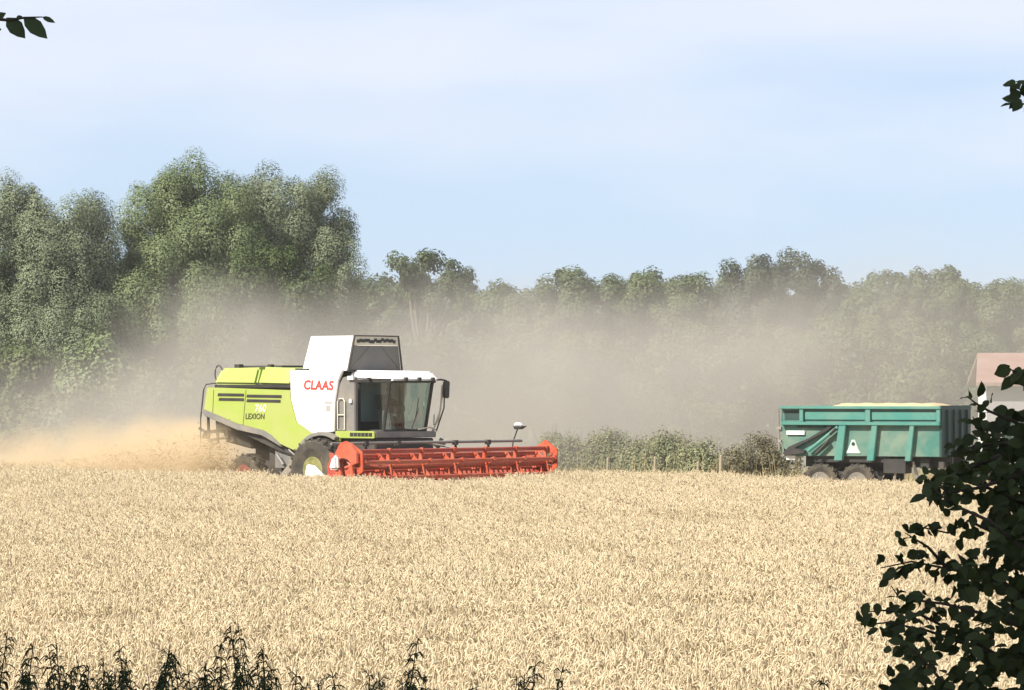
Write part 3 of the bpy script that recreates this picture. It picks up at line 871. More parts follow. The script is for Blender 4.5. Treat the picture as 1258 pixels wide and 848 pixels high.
# access panel with ladder behind the cab
ap = MB()
pts = [(.46, 2.06), (.42, 2.9), (.55, 3.45), (.68, 3.66), (.95, 3.70), (1.18, 3.66), (1.18, 2.06)]
ap.prism(pts, -1.50, -1.36); ap.build('access_panel', M['grey'], combine, bevel=.02)
ap = MB()
for (u0, u1) in [(.52, .80)]:
    loop = [(u0, 2.12), (u0, 2.95), (u0 + .06, 3.03), (u1 - .06, 3.03), (u1, 2.95), (u1, 2.12)]
    ap.tube([(p[0], -1.54, p[1]) for p in loop], .022, 6, closed=True)
    ap.tube([(u0, -1.54, 2.55), (u1, -1.54, 2.55)], .02, 6)
ap.build('ladder_rail', M['cream'], combine)
ap = MB(); ap.box((.98, -1.56, 2.9), (1.08, -1.5, 3.02)); ap.build('work_lamp', M['plate'], combine, bevel=.01)
ap = MB(); ap.box((.94, -1.58, 3.58), (1.16, -1.45, 3.70)); ap.build('work_lamp', M['plate'], combine, bevel=.01)

# cab
cab = empty('cab', (0, 0, 0), 0, combine)
rf = MB()
rf.hull8([(.46, -1.06, 3.60), (2.28, -1.06, 3.56), (2.28, 1.06, 3.56), (.46, 1.06, 3.60)], [(.56, -.95, 3.88), (2.05, -.95, 3.84), (2.05, .95, 3.84), (.56, .95, 3.88)])
rf.build('roof', M['white'], cab, bevel=.06, smooth=False)
rl = MB(); rl.box((.72, -1.0, 3.50), (2.16, 1.0, 3.61)); rl.build('roof_lining', M['black'], cab, bevel=.01)
for (u, v) in [(1.35, -1.08), (2.30, -.5), (2.30, .1), (2.30, .7)]:
    lp = MB(); lp.box((u - .04, v - .06, 3.56), (u + .04, v + .06, 3.66)); lp.build('roof_light', M['dark'], cab, bevel=.01)
pl = MB()
post = lambda a, c_, r=.035: pl.tube([a, c_], r, 6)
post((.80, -.90, 2.05), (.80, -.92, 3.55), .05)      # rear right
post((.80, .90, 2.05), (.80, .92, 3.55), .05)
post((1.78, -.93, 2.05), (2.06, -.95, 3.55), .055)   # front right
post((1.78, .93, 2.05), (2.06, .95, 3.55), .055)
post((.80, -.92, 2.08), (1.80, -.94, 2.08), .04); post((.80, .92, 2.08), (1.80, .94, 2.08), .04)
post((1.80, -.93, 2.08), (1.80, .93, 2.08), .045)
pl.build('pillar', M['black'], cab)
flr = MB(); flr.box((.78, -.92, 2.0), (1.86, .92, 2.07)); flr.box((.72, -.9, 2.05), (.78, .9, 2.35)); flr.build('floor_pan', M['black'], cab)
bp_ = MB(); bp_.box((.62, -.88, 2.3), (.70, .88, 3.5)); bp_.build('cab_lightening_panel', M['cabgrey'], cab, bevel=.02)  # pale panel added to lighten the view through the cab door
def pane(name, a, c_, d, e, th=.006):
    a, c_, d, e = map(Vector, (a, c_, d, e))
    n = (c_ - a).cross(e - a).normalized() * th
    m_ = MB(); m_.add([a, c_, d, e], [(0, 1, 2, 3)]); return m_.build(name, M['glass'], cab)
pane('side_window', (.84, -.905, 2.1), (1.77, -.935, 2.1), (2.03, -.955, 3.5), (.84, -.925, 3.5))
pane('side_window', (.84, .905, 2.1), (1.77, .935, 2.1), (2.03, .955, 3.5), (.84, .925, 3.5))
# bulging windscreen
ws_v, ws_f = [], []
for i in range(9):
    s = i / 8; v = -.90 + 1.80 * s
    bul = .16 * (1 - (2 * s - 1) ** 2)
    for (z, u) in [(2.1, 1.80), (2.8, 1.96), (3.5, 2.07)]:
        ws_v.append((u + bul, v, z))
for i in range(8):
    for k in range(2):
        ws_f.append((i * 3 + k, (i + 1) * 3 + k, (i + 1) * 3 + k + 1, i * 3 + k + 1))
wsm = MB(); wsm.add(ws_v, ws_f); wsm.build('windscreen', M['glass'], cab, smooth=True)
wi = MB(); wi.tube([(2.16, -.1, 2.12), (2.26, .12, 2.75)], .012, 5); wi.tube([(2.2, .04, 2.5), (2.27, .1, 3.05)], .016, 4); wi.build('wiper', M['black'], cab)
# seat, console, steering wheel
se = MB(); se.box((.98, -.26, 2.30), (1.48, .26, 2.52)); se.hull8([(.9, -.25, 2.45), (1.04, -.25, 2.45), (1.04, .25, 2.45), (.9, .25, 2.45)], [(.80, -.22, 3.15), (.92, -.22, 3.15), (.92, .22, 3.15), (.80, .22, 3.15)]); se.box((1.05, -.15, 2.07), (1.4, .15, 2.3))
se.build('driver_seat', M['grey'], cab, bevel=.04)
co_ = MB(); co_.hull8([(1.3, -.55, 2.07), (1.75, -.55, 2.07), (1.75, -.32, 2.07), (1.3, -.32, 2.07)], [(1.1, -.52, 2.72), (1.62, -.52, 2.66), (1.62, -.32, 2.66), (1.1, -.32, 2.72)]); co_.build('armrest_console', M['midgrey'], cab, bevel=.03)
sw = MB()
ring = []
for k in range(16):
    th = 2 * math.pi * k / 16
    ring.append(Vector((1.60, .0, 2.80)) + Vector((-.10 * math.cos(th), .2 * math.sin(th), .16 * math.cos(th))))
sw.tube(ring, .016, 6, closed=True); sw.tube([(1.70, 0, 2.1), (1.60, 0, 2.80)], .03, 8); sw.tube([ring[4], ring[12]], .012, 5)
sw.build('steering_wheel', M['black'], cab)
mo = MB(); mo.hull8([(1.70, -.62, 2.62), (1.73, -.62, 2.62), (1.73, -.38, 2.62), (1.70, -.38, 2.62)], [(1.67, -.62, 2.84), (1.70, -.62, 2.84), (1.70, -.38, 2.84), (1.67, -.38, 2.84)]); mo.build('monitor', M['dark'], cab)
# mirrors
for (sg, v) in ((1, 1.36),):
    mi = empty('mirror', (0, 0, 0), 0, cab)
    ar = MB()
    ar.tube([(2.14, sg * .9, 3.58), (2.24, sg * 1.15, 3.60), (2.26, v, 3.56)], .03, 7); ar.build('mirror_arm', M['black'], mi)
    mh = MB(); mh.hull8([(2.20, v - .13, 3.04), (2.28, v - .13, 3.04), (2.28, v + .13, 3.04), (2.20, v + .13, 3.04)], [(2.22, v - .14, 3.56), (2.30, v - .14, 3.56), (2.30, v + .14, 3.56), (2.22, v + .14, 3.56)])
    mh.build('mirror_housing', M['black'], mi, bevel=.03)
# platform under the cab
pf = MB(); pf.box((.43, -1.5, 1.88), (2.0, 1.2, 2.06)); pf.build('platform', M['midgrey'], combine, bevel=.02)
pf = MB(); pf.box((.42, -1.545, 1.86), (1.98, -1.503, 2.08)); pf.box((.42, -1.545, 1.76), (.62, -1.46, 1.86)); bump = pf.build('bumper', M['lime'], combine, bevel=.015)
pf = MB()
for k in range(6): pf.box((1.02 + .15 * k, -1.553, 1.92), (1.15 + .15 * k, -1.54, 2.03))
pf.build('grille', M['black'], bump)
pr = MB()
for (pts_) in [[(1.90, 1.16, 2.06), (2.10, 1.28, 2.7), (2.14, 1.30, 3.45)], [(1.70, 1.35, 2.06), (1.9, 1.42, 2.4), (2.12, 1.40, 3.40)], [(1.9, 1.2, 2.25), (1.76, 1.38, 2.55)], [(1.97, 1.20, 2.1), (2.0, .9, 2.18), (2.0, .4, 2.12)]]:
    pr.tube(pts_, .024, 6)
pr.build('platform_rail', M['cream'], combine)
pr = MB(); pr.tube([(1.95, 1.25, 2.06), (2.16, 1.36, 2.75), (2.18, 1.38, 3.5)], .022, 6); pr.build('platform_rail', M['black'], combine)

# feeder house and the dark gear under the cab
fh = MB()
fh.hull8([(.9, -.8, .9), (3.2, -.8, .35), (3.2, .8, .35), (.9, .8, .9)], [(.9, -.8, 1.86), (3.2, -.8, 1.15), (3.2, .8, 1.15), (.9, .8, 1.86)])
fh.box((.5, -1.4, 1.45), (1.9, 1.2, 1.86))
fh.build('feeder_house', M['dark'], combine, bevel=.03)
lk = MB(); lk.tube([(2.2, .95, 1.45), (2.35, 1.05, 1.85)], .06, 8); lk.tube([(2.1, .3, 1.75), (2.6, .9, 1.62), (3.1, 1.1, 1.5)], .04, 6); lk.box((2.25, .8, 1.60), (2.45, 1.1, 1.75)); lk.build('hydraulic_hose', M['grey'], combine)

# header (cutter bar) with reel
hdr = empty('header', (-.28, 0, 0), 0, combine)
W = 4.35
h_ = MB()
h_.prism([(3.1, .25), (3.2, 1.2), (3.26, 1.2), (3.3, .3), (4.5, .16), (4.5, .12), (3.3, .2)], -W, W)
h_.build('pan', M['red'], hdr)
h_ = MB(); h_.tube([(3.66, -W + .1, .55), (3.66, W - .1, .55)], .25, 14)
for k in range(40):
    v = -W + .3 + k * (2 * W - .6) / 39
    h_.lathe([(.27, -.006), (.36, 0), (.27, .006)], 14, (3.66, v, .55))
h_.build('intake_auger', M['red'], hdr)
h_ = MB(); h_.tube([(3.14, -W, 1.75), (3.14, W - .2, 1.75)], .042, 8)
h_.build('top_tube', M['grey'], hdr)
for v in (-2.9, -1.5, 1.05, 2.55):
    h_ = MB()
    h_.tube([(3.16, v, 1.75), (3.2, v, 1.22)], .04, 6); h_.tube([(3.16, v, 1.62), (3.2, v + .18, 1.3)], .025, 5); h_.tube([(3.16, v, 1.62), (3.2, v - .18, 1.3)], .025, 5)
    h_.box((3.08, v - .07, 1.66), (3.22, v + .07, 1.80))
    h_.build('bracket', M['dark'], hdr)
h_ = MB(); h_.box((3.06, -W, 1.18), (3.2, W, 1.36)); h_.build('back_beam', M['red'], hdr, bevel=.02)
# end plates
for sg in (-1, 1):
    e_ = MB()
    e_.prism([(3.05, .22), (3.0, 1.1), (3.15, 1.36), (3.5, 1.0), (4.5, .5), (5.1, .2), (5.0, .12), (3.2, .14)], sg * W - .03, sg * W + .03)
    e_.build('end_plate', M['red'], hdr, bevel=.01)
    dv = MB()
    dv.hull8([(4.5, sg * W - .09, .14), (5.6, sg * W - .01, .30), (5.6, sg * W + .01, .30), (4.5, sg * W + .09, .14)], [(4.4, sg * W - .09, .62), (5.6, sg * W - .01, .33), (5.6, sg * W + .01, .33), (4.4, sg * W + .09, .62)])
    dv.build('crop_divider', M['orange'], hdr, bevel=.02)
    am = MB(); am.hull8([(3.0, sg * (W - .12) - .05, 1.36), (3.95, sg * (W - .12) - .05, 1.0), (3.95, sg * (W - .12) + .05, 1.0), (3.0, sg * (W - .12) + .05, 1.36)], [(3.0, sg * (W - .12) - .05, 1.5), (3.95, sg * (W - .12) - .05, 1.15), (3.95, sg * (W - .12) + .05, 1.15), (3.0, sg * (W - .12) + .05, 1.5)])
    am.build('reel_arm', M['red'], hdr, bevel=.01)
# near end orange guard and white caps
g_ = MB(); g_.prism([(3.42, 1.22), (3.40, 1.48), (3.58, 1.76), (3.80, 1.84), (4.02, 1.74), (4.26, 1.50), (4.28, 1.2), (4.1, 1.14), (3.9, 1.30), (3.7, 1.34)], -W - .14, -W - .02)
g_.build('reel_drive_guard', M['orange'], hdr, bevel=.02)
g_ = MB(); g_.hull8([(3.30, -W - .32, 1.02), (3.66, -W - .32, 1.02), (3.66, -W - .12, 1.02), (3.30, -W - .12, 1.02)], [(3.42, -W - .30, 1.40), (3.62, -W - .30, 1.44), (3.62, -W - .14, 1.44), (3.42, -W - .14, 1.40)])
g_.build('end_cap', M['white'], hdr, bevel=.06)
g_ = MB(); g_.hull8([(2.30, -W - .25, .76), (3.1, -W - .25, .76), (3.1, -W - .05, .76), (2.30, -W - .05, .76)], [(2.36, -W - .22, 1.16), (2.62, -W - .22, 1.12), (2.62, -W - .08, 1.12), (2.36, -W - .08, 1.16)])
g_.build('side_shield', M['white'], hdr, bevel=.04)
g_ = MB(); g_.prism([(3.5, .5), (3.46, .95), (3.62, 1.12), (3.72, .9), (3.66, .5)], -W - .2, -W - .1); g_.prism([(3.95, .5), (3.9, 1.0), (4.12, 1.16), (4.2, .8), (4.1, .5)], -W - .2, -W - .1); g_.build('side_bracket', M['orange'], hdr, bevel=.015)
# the reel
reel = empty('reel', (-.28, 0, 0), 0, combine)
RC = (3.92, 1.11); RR = .46
rt = MB(); rt.tube([(RC[0], -W + .06, RC[1]), (RC[0], W - .06, RC[1])], .105, 12); rt.build('reel_tube', M['orange'], reel, smooth=True)
th0 = R(78)
for k in range(6):
    t_ = th0 + k * math.pi / 3
    u, z = RC[0] + RR * math.cos(t_), RC[1] + RR * math.sin(t_)
    bt = MB()
    bt.tube([(u, -W + .05, z), (u, W - .05, z)], .034, 7)
    bt.hull8([(u - .012, -W + .08, z - .09), (u + .012, -W + .08, z - .09), (u + .012, W - .08, z - .09), (u - .012, W - .08, z - .09)],
             [(u - .012, -W + .08, z - .01), (u + .012, -W + .08, z - .01), (u + .012, W - .08, z - .01), (u - .012, W - .08, z - .01)])
    nb = bt.build('reel_bat', M['orange'] if k % 3 else M['red'], reel)
    tn = MB()
    for j in range(66):
        v = -W + .15 + j * (2 * W - .3) / 65
        tn.tube([(u, v, z - .08), (u + .02, v, z - .15), (u + .05, v, z - .24)], .0035, 3)
    tn.build('tine_row', M['dark'], nb)
for j in range(7):
    v = -W + .1 + j * (2 * W - .2) / 6
    sp = MB()
    for k in range(6):
        t_ = th0 + k * math.pi / 3
        m_ = Matrix.Translation((RC[0], v, RC[1])) @ Matrix.Rotation(-t_, 4, 'Y')
        sp.box((.05, -.02, -.07), (RR + .02, .02, .07), m_)
        sp.box((RR - .10, -.05, -.06), (RR + .05, .05, .06), m_)
    sp.build('reel_spider', M['orange'], reel, bevel=.006)
for sg in (-1, 1):
    es = MB()
    HC = (RC[0], 1.24)
    ho = [(HC[0] + .53 * math.cos(R(30 + 60 * k)), HC[1] + .55 * math.sin(R(30 + 60 * k))) for k in range(6)]
    hi = [(HC[0] + .34 * math.cos(R(30 + 60 * k)), HC[1] + .35 * math.sin(R(30 + 60 * k))) for k in range(6)]
    va, vb = sorted((sg * (W - .03), sg * (W + .02)))
    for k in range(6):
        k2 = (k + 1) % 6
        es.prism([ho[k], ho[k2], hi[k2], hi[k]], va, vb)
        es.tube([(hi[k][0], (va + vb) / 2, hi[k][1]), (RC[0], (va + vb) / 2, RC[1])], .045, 6)
    es.prism([ho[0], ho[1], ho[2], hi[2], (HC[0], HC[1] + .12), hi[0]], va + .004, vb - .004)
    es.build('end_shield', M['orange'], reel, bevel=.008)
# sensor on a pole at the far end of the header
sn = empty('sensor_pole', (0, 0, 0), 0, hdr)
s_ = MB(); s_.tube([(3.0, 3.80, 1.2), (3.08, 3.82, 1.75), (3.22, 3.88, 2.16)], .022, 6); s_.build('pole', M['dark'], sn)
s_ = MB(); s_.lathe([(.10, -.05), (.12, 0), (.02, .06)], 12); 
hv = MB(); hv.hull8([(3.08, 3.80, 2.20), (3.40, 3.80, 2.20), (3.40, 3.96, 2.20), (3.08, 3.96, 2.20)], [(3.11, 3.82, 2.30), (3.36, 3.82, 2.30), (3.36, 3.94, 2.30), (3.11, 3.94, 2.30)])
hv.build('sensor_head', M['white'], sn, bevel=.03)
hv = MB(); hv.hull8([(3.12, 3.80, 2.10), (3.34, 3.80, 2.10), (3.34, 3.96, 2.10), (3.12, 3.96, 2.10)], [(3.1, 3.78, 2.20), (3.5, 3.78, 2.20), (3.5, 3.98, 2.20), (3.1, 3.98, 2.20)]); hv.build('sensor_mount', M['dark'], sn, bevel=.01)

# rear end: straw chopper, brackets, rails, strut
ch = MB()
ch.hull8([(-4.3, -1.1, 1.7), (-3.3, -1.1, 1.5), (-3.3, 1.1, 1.5), (-4.3, 1.1, 1.7)], [(-4.6, -1.2, 2.45), (-3.2, -1.2, 2.2), (-3.2, 1.2, 2.2), (-4.6, 1.2, 2.45)])
ch.build('straw_chopper', M['dark'], combine, bevel=.03)
ch = MB()
for pts_ in [[(-4.75, -1.4, 2.5), (-4.72, -1.4, 1.75), (-4.5, -1.4, 1.62)], [(-5.2, -1.3, 2.12), (-4.95, -1.3, 2.0), (-4.0, -1.3, 2.1)], [(-4.4, -1.4, 2.45), (-4.35, -1.4, 1.65)],
             [(-4.95, -1.3, 2.0), (-4.98, -1.3, 1.82)], [(-4.72, -1.4, 1.75), (-4.0, -1.3, 1.85)], [(-4.0, -1.4, 2.2), (-3.95, -1.4, 1.7)], [(-5.2, 1.2, 2.12), (-4.2, 1.2, 2.1)], [(-4.95, -1.3, 2.0), (-4.95, 1.2, 2.0)]]:
    ch.tube(pts_, .045, 6)
ch.box((-4.4, -1.42, 2.05), (-4.2, -1.34, 2.5)); ch.box((-5.02, -1.36, 1.80), (-4.88, -1.24, 1.95))
ch.build('spreader_bracket', M['black'], combine)
ra = MB()
ra.tube([(-4.35, -1.5, 3.50), (-4.72, -1.52, 3.46), (-4.82, -1.52, 3.3), (-4.94, -1.52, 2.45)], .022, 6)
ra.tube([(-4.94, -1.52, 2.45), (-4.96, -1.5, 1.7), (-4.5, -1.5, 1.6)], .018, 6)
ra.build('hand_rail', M['dark'], combine)
ra = MB()
ra.tube([(-4.42 + .15 * math.cos(2 * math.pi * k / 14), -1.3, 3.78 + .26 * math.sin(2 * math.pi * k / 14)) for k in range(14)], .022, 6, closed=True)
ra.tube([(-4.38, -1.3, 3.53), (-4.3, -1.3, 3.4)], .02, 6)
ra.build('rail_loop', M['dark'], combine)
sl = MB()
sl.hull8([(-1.95, -1.62, .55), (-1.62, -1.62, .55), (-1.62, -1.42, .55), (-1.95, -1.42, .55)], [(-1.05, -1.62, 1.42), (-.78, -1.62, 1.32), (-.78, -1.42, 1.32), (-1.05, -1.42, 1.42)])
sl.build('access_ladder', M['midgrey'], combine, bevel=.02)
tkk = MB(); tkk.box((-2.2, -1.3, .95), (-1.35, -1.0, 1.5)); tkk.tube([(-1.5, -1.5, 1.5), (-1.2, -1.5, 1.3), (-1.0, -1.5, 1.45)], .03, 5); tkk.tube([(-2.0, -1.45, 1.35), (-1.75, -1.45, 1.05)], .05, 6)
tkk.build('hose_run', M['grey'], combine)

# lettering on both sides is only shown on the near side
me = text_mesh('CLAAS', 1.20, .29, .008, .12, .035); o = link_mesh('lettering', me, M['letter_red'], combine, (-.82, -1.569, 3.30)); o['label'] = 'red lettering CLAAS on the white panel'; o.rotation_euler = (0, R(1.2), 0)
me = text_mesh('LEXION', .80, .17, .008, .1); o = link_mesh('lettering', me, M['letter_dark'], combine, (-3.12, -1.563, 2.41)); o['label'] = 'dark lettering LEXION on the green panel'
me = text_mesh('760', .46, .22, .008, .15); o = link_mesh('lettering', me, M['letter_white'], combine, (-2.74, -1.563, 2.63)); o['label'] = 'pale number 760 on the green panel'
dc = MB(); dc.box((0.02, -1.574, 2.88), (.32, -1.566, 2.94)); dc.box((.08, -1.574, 2.66), (.26, -1.566, 2.84)); dc.build('decal', M['wallgrey'], combine)

# the tail runs a little further back than the wheelbase drawing
for o in combine.children_recursive:
    if o.type != 'MESH' or o.parent.name.startswith('wheel'): continue
    if o.location.length > 0:
        if o.location.x < -1.4: o.location.x += (o.location.x + 1.4) * .07
        continue
    for v in o.data.vertices:
        if v.co.x < -1.4: v.co.x += (v.co.x + 1.4) * .07

# ------------------------------------------------------------------ driver
def skin_figure(name, joints, bones, mat, parent=None, loc=(0, 0, 0), rot=0.0):
    me = bpy.data.meshes.new(name)
    me.from_pydata([j[0] for j in joints], bones, [])
    ob = bpy.data.objects.new(name, me)
    COL.objects.link(ob)
    sk = ob.modifiers.new('skin', 'SKIN'); sk.use_smooth_shade = True
    sv = me.skin_vertices[0].data if me.skin_vertices else None
    if sv is None:
        bpy.context.view_layer.objects.active = ob
        raise RuntimeError('no skin data')
    for i, j in enumerate(joints):
        sv[i].radius = (j[1], j[1] if len(j) < 3 else j[2])
    sv[0].use_root = True
    sb = ob.modifiers.new('sub', 'SUBSURF'); sb.levels = 1; sb.render_levels = 1
    dg = bpy.context.evaluated_depsgraph_get()
    m2 = bpy.data.meshes.new_from_object(ob.evaluated_get(dg))
    COL.objects.unlink(ob); bpy.data.objects.remove(ob)
    return link_mesh(name, m2, mat, parent, loc, smooth=True)

def driver():
    J = [((0, 0, .10), .15, .12), ((.0, 0, .32), .13, .16), ((.02, 0, .50), .12, .19), ((.03, 0, .60), .055, .06), ((.05, 0, .68), .075, .07), ((.06, 0, .78), .09, .075), ((.05, 0, .85), .06, .055),
         ((.02, .20, .52), .06), ((.16, .25, .33), .045), ((.40, .15, .42), .033), ((.48, .13, .45), .035),
         ((.02, -.20, .52), .06), ((.16, -.25, .33), .045), ((.40, -.15, .42), .033), ((.48, -.13, .45), .035),
         ((.06, .10, .06), .09), ((.46, .13, .08), .065), ((.48, .13, -.33), .045), ((.60, .13, -.36), .04),
         ((.06, -.10, .06), .09), ((.46, -.13, .08), .065), ((.48, -.13, -.33), .045), ((.60, -.13, -.36), .04),
         ((.155, 0, .765), .016)]
    E = [(0, 1), (1, 2), (2, 3), (3, 4), (4, 5), (5, 6), (2, 7), (7, 8), (8, 9), (9, 10), (2, 11), (11, 12), (12, 13), (13, 14),
         (0, 15), (15, 16), (16, 17), (17, 18), (0, 19), (19, 20), (20, 21), (21, 22), (5, 23)]
    root = combine.matrix_basis @ Vector((1.14, 0, 2.46))
    try:
        o = skin_figure('person', J, E, M['shirt'])
    except Exception:
        return
    o.location = (root.x, root.y, root.z); o.rotation_euler = (0, 0, R(-A_C))
    tag(o, 'driver in dark clothes seated behind the windscreen of the combine', 'person')
    hd_ = MB()
    hd_.add([], [])
    me = bpy.data.meshes.new('hair')
    import bmesh
    bm = bmesh.new(); bmesh.ops.create_uvsphere(bm, u_segments=12, v_segments=8, radius=.1)
    for v in bm.verts:
        v.co.x *= 1.0; v.co.y *= .88; v.co.z *= .62
    bm.to_mesh(me); bm.free()
    link_mesh('hair', me, M['hair'], o, (.035, 0, .84), smooth=True)
    bm = bmesh.new(); bmesh.ops.create_uvsphere(bm, u_segments=12, v_segments=8, radius=.06)
    me = bpy.data.meshes.new('face')
    for v in bm.verts: v.co.y *= 1.05; v.co.z *= 1.35
    bm.to_mesh(me); bm.free()
    link_mesh('face', me, M['skin'], o, (.10, 0, .765), smooth=True)
driver()

# ------------------------------------------------------------------ grain trailer
A_T = 27.0
d_t = Vector((math.cos(R(A_T)), -math.sin(R(A_T)), 0)); l_t = Vector((math.sin(R(A_T)), math.cos(R(A_T)), 0))
near_rear = Vector(((961 - 629) / F * 110.0, 110.0, 0))
t_org = near_rear + l_t * 1.2
trailer = empty('grain_trailer', t_org, R(-A_T))
tag(trailer, 'teal green tandem axle grain trailer heaped with wheat grain', 'trailer')
TL = 5.05
HZT = 2.84
body = MB()
for sg in (-1, 1):
    body.box((.06, sg * 1.2 - .03, 1.34), (TL, sg * 1.2 + .03, 2.78)) if False else None
    y_ = sg * 1.17
    body.prism([(.30, 1.36), (TL, 1.36), (TL, 2.78), (.02, 2.78), (.02, 1.62)], y_ - .03, y_ + .03)
body.box((.3, -1.14, 1.34), (TL, 1.14, 1.40))
body.build('body', M['teal'], trailer)
fb = MB(); fb.box((TL - .05, -1.24, 1.34), (TL + .03, 1.24, HZT + .02)); fbo = fb.build('headboard', M['teal_dark'], trailer, bevel=.01)  # shade of the front face is put into its darker teal
fb = MB()
for v in (-.8, -.25, .3, .85): fb.box((TL + .03, v - .05, 1.36), (TL + .10, v + .05, HZT - .1))
fb.build('headboard_rib', M['teal_dark'], fbo, bevel=.008)
tg = MB(); tg.hull8([(.0, -1.2, 1.42), (.06, -1.2, 1.42), (.06, 1.2, 1.42), (0, 1.2, 1.42)], [(-.06, -1.2, 2.80), (0, -1.2, 2.80), (0, 1.2, 2.80), (-.06, 1.2, 2.80)])
tgo = tg.build('tailgate', M['teal'], trailer, bevel=.01)
tg = MB(); tg.tube([(-.09, -1.22, 1.5), (-.12, -1.22, 2.75)], .03, 6); tg.tube([(-.10, -1.22, 2.1), (-.10, 1.2, 2.1)], .03, 6); tg.box((-.12, -1.26, 2.15), (-.02, -1.18, 2.22)); tg.box((-.12, -1.26, 1.75), (-.02, -1.18, 1.82)); tg.build('latch', M['steel'], tgo)
for sg in (-1, 1):
    s = sg * 1.2
    q = lambda a, b_: (min(a, b_), max(a, b_))
    r_ = MB(); a_, b_ = q(s + sg * .0, s + sg * .15); r_.box((-.02, a_, HZT - .09), (TL + .02, b_, HZT)); r_.build('top_rail', M['teal_rib'], trailer, bevel=.012)
    r_ = MB(); a_, b_ = q(s, s + sg * .17); r_.box((.02, a_, 2.27), (TL, b_, 2.37)); r_.build('mid_rail', M['teal_rib'], trailer, bevel=.012)
    r_ = MB(); a_, b_ = q(s, s + sg * .05)
    r_.box((.75, a_, 2.43), (2.68, b_, 2.68)); r_.box((2.88, a_, 2.43), (TL - .14, b_, 2.68))
    r_.build('extension_board', M['teal_rib'], trailer, bevel=.01)
    for (u0, u1) in [(.60, .72), (2.70, 2.86), (TL - .12, TL)]:
        r_ = MB(); a_, b_ = q(s, s + sg * .12); r_.box((u0, a_, 2.37), (u1, b_, HZT - .09)); r_.build('upper_post', M['teal_rib'], trailer, bevel=.008)
    for (u0, u1, w0) in [(1.78, 2.02, .26), (2.82, 3.02, .22), (4.02, 4.18, .20)]:
        r_ = MB()
        a_, b_ = q(s, s + sg * .16)
        r_.prism([(u0 - .06, 1.22), (u1 - .04, 1.22), (u1 + .08, 2.27), (u0 + .10, 2.27)], a_, b_)
        r_.build('side_rib', M['teal_rib'], trailer, bevel=.012)
    r_ = MB(); a_, b_ = q(s + sg * .005, s + sg * .06); r_.box((.5, a_, 2.20), (1.78, b_, 2.268)); r_.build('rail_shadow_strip', M['teal_dark'], trailer)  # dark strip painted in as shadow below the mid rail
    # diagonal arm blackened in place of its shadow, and the teal ram
    a_, b_ = q(s + sg * .035, s + sg * .13)
    r_ = MB(); r_.prism([(.06, 1.42), (.20, 1.36), (.74, 1.42), (.80, 1.52), (.45, 1.58), (1.52, 2.10), (1.66, 2.24), (1.50, 2.22), (.9, 1.88), (.25, 1.62)], a_, b_); r_.build('tailgate_arm_shade', M['black'], trailer, bevel=.01)
    r_ = MB(); r_.box((.08, min(s, s + sg * .01), 2.42), (.56, max(s, s + sg * .01), 2.70)); r_.build('corner_gap_shade', M['teal_dark'], trailer)  # dark sheet in place of the shade inside the open corner
    r_ = MB(); r_.tube([(.9, s + sg * .14, 1.5), (1.85, s + sg * .14, 2.22)], .055, 8); r_.build('tailgate_ram', M['teal_rib'], trailer)
    r_ = MB(); r_.tube([(1.15, s + sg * .14, 1.42), (1.55, s + sg * .14, 1.80)], .05, 8); r_.tube([(1.60, s + sg * .16, 2.0), (1.80, s + sg * .16, 2.18)], .05, 8); r_.build('ram_sleeve', M['black'], trailer)
pb = MB(); pb.box((.16, -1.26, 1.98), (.74, -1.198, 2.10)); pb.build('name_plate', M['plate'], trailer, bevel=.005)
tri = MB(); tri.prism([(2.06, 1.44), (2.52, 1.44), (2.44, 1.58), (2.34, 1.84), (2.24, 1.84), (2.14, 1.6)], -1.225, -1.199); tri.build('warning_triangle', M['palegreen'], trailer)
tri = MB(); tri.lathe([(.055, -.006), (.055, .006)], 14, (2.29, -1.232, 1.72)); tri.build('reflector_disc', M['black'], trailer)
chs = MB()
for v in (-.5, .5): chs.box((.5, v - .07, 1.02), (TL + .1, v + .07, 1.34))
chs.box((.65, -.9, .62), (3.1, -.78, .9)); chs.box((.65, .78, .62), (3.1, .9, .9))
chs.box((1.0, -1.1, 1.16), (3.4, 1.1, 1.34)); chs.box((3.2, -1.12, .85), (3.9, -.6, 1.3)); chs.box((4.3, -1.0, 1.0), (4.6, 1.0, 1.3))
chs.build('chassis', M['black'], trailer, bevel=.01)
for u in (1.2, 2.38):
    ax = MB(); ax.tube([(u, -.95, .57), (u, .95, .57)], .07, 8); ax.build('axle', M['dark'], trailer)
    for sg in (-1, 1): wheel(trailer, (u, sg * .98, .575), .575, .42, .29, M['wheelgrey'], 16, .03, .09)
db = MB(); db.hull8([(TL, -.45, .85), (TL + 1.5, -.06, .6), (TL + 1.5, .06, .6), (TL, .45, .85)], [(TL, -.45, 1.1), (TL + 1.5, -.06, .75), (TL + 1.5, .06, .75), (TL, .45, 1.1)]); db.build('drawbar', M['dark'], trailer, bevel=.01)
lg = MB(); lg.box((TL - .25, -.75, .2), (TL - .1, -.6, 1.2)); lg.tube([(4.05, -.9, 1.2), (4.2, -.9, .7)], .05, 6); lg.tube([(3.55, -1.0, 1.1), (3.5, -1.0, .55)], .04, 6); lg.build('support_leg', M['steel'], trailer)
lmp = MB(); lmp.box((.12, -1.2, 1.22), (.42, -.95, 1.36)); lmp.build('tail_lamp', M['plate'], trailer, bevel=.015)
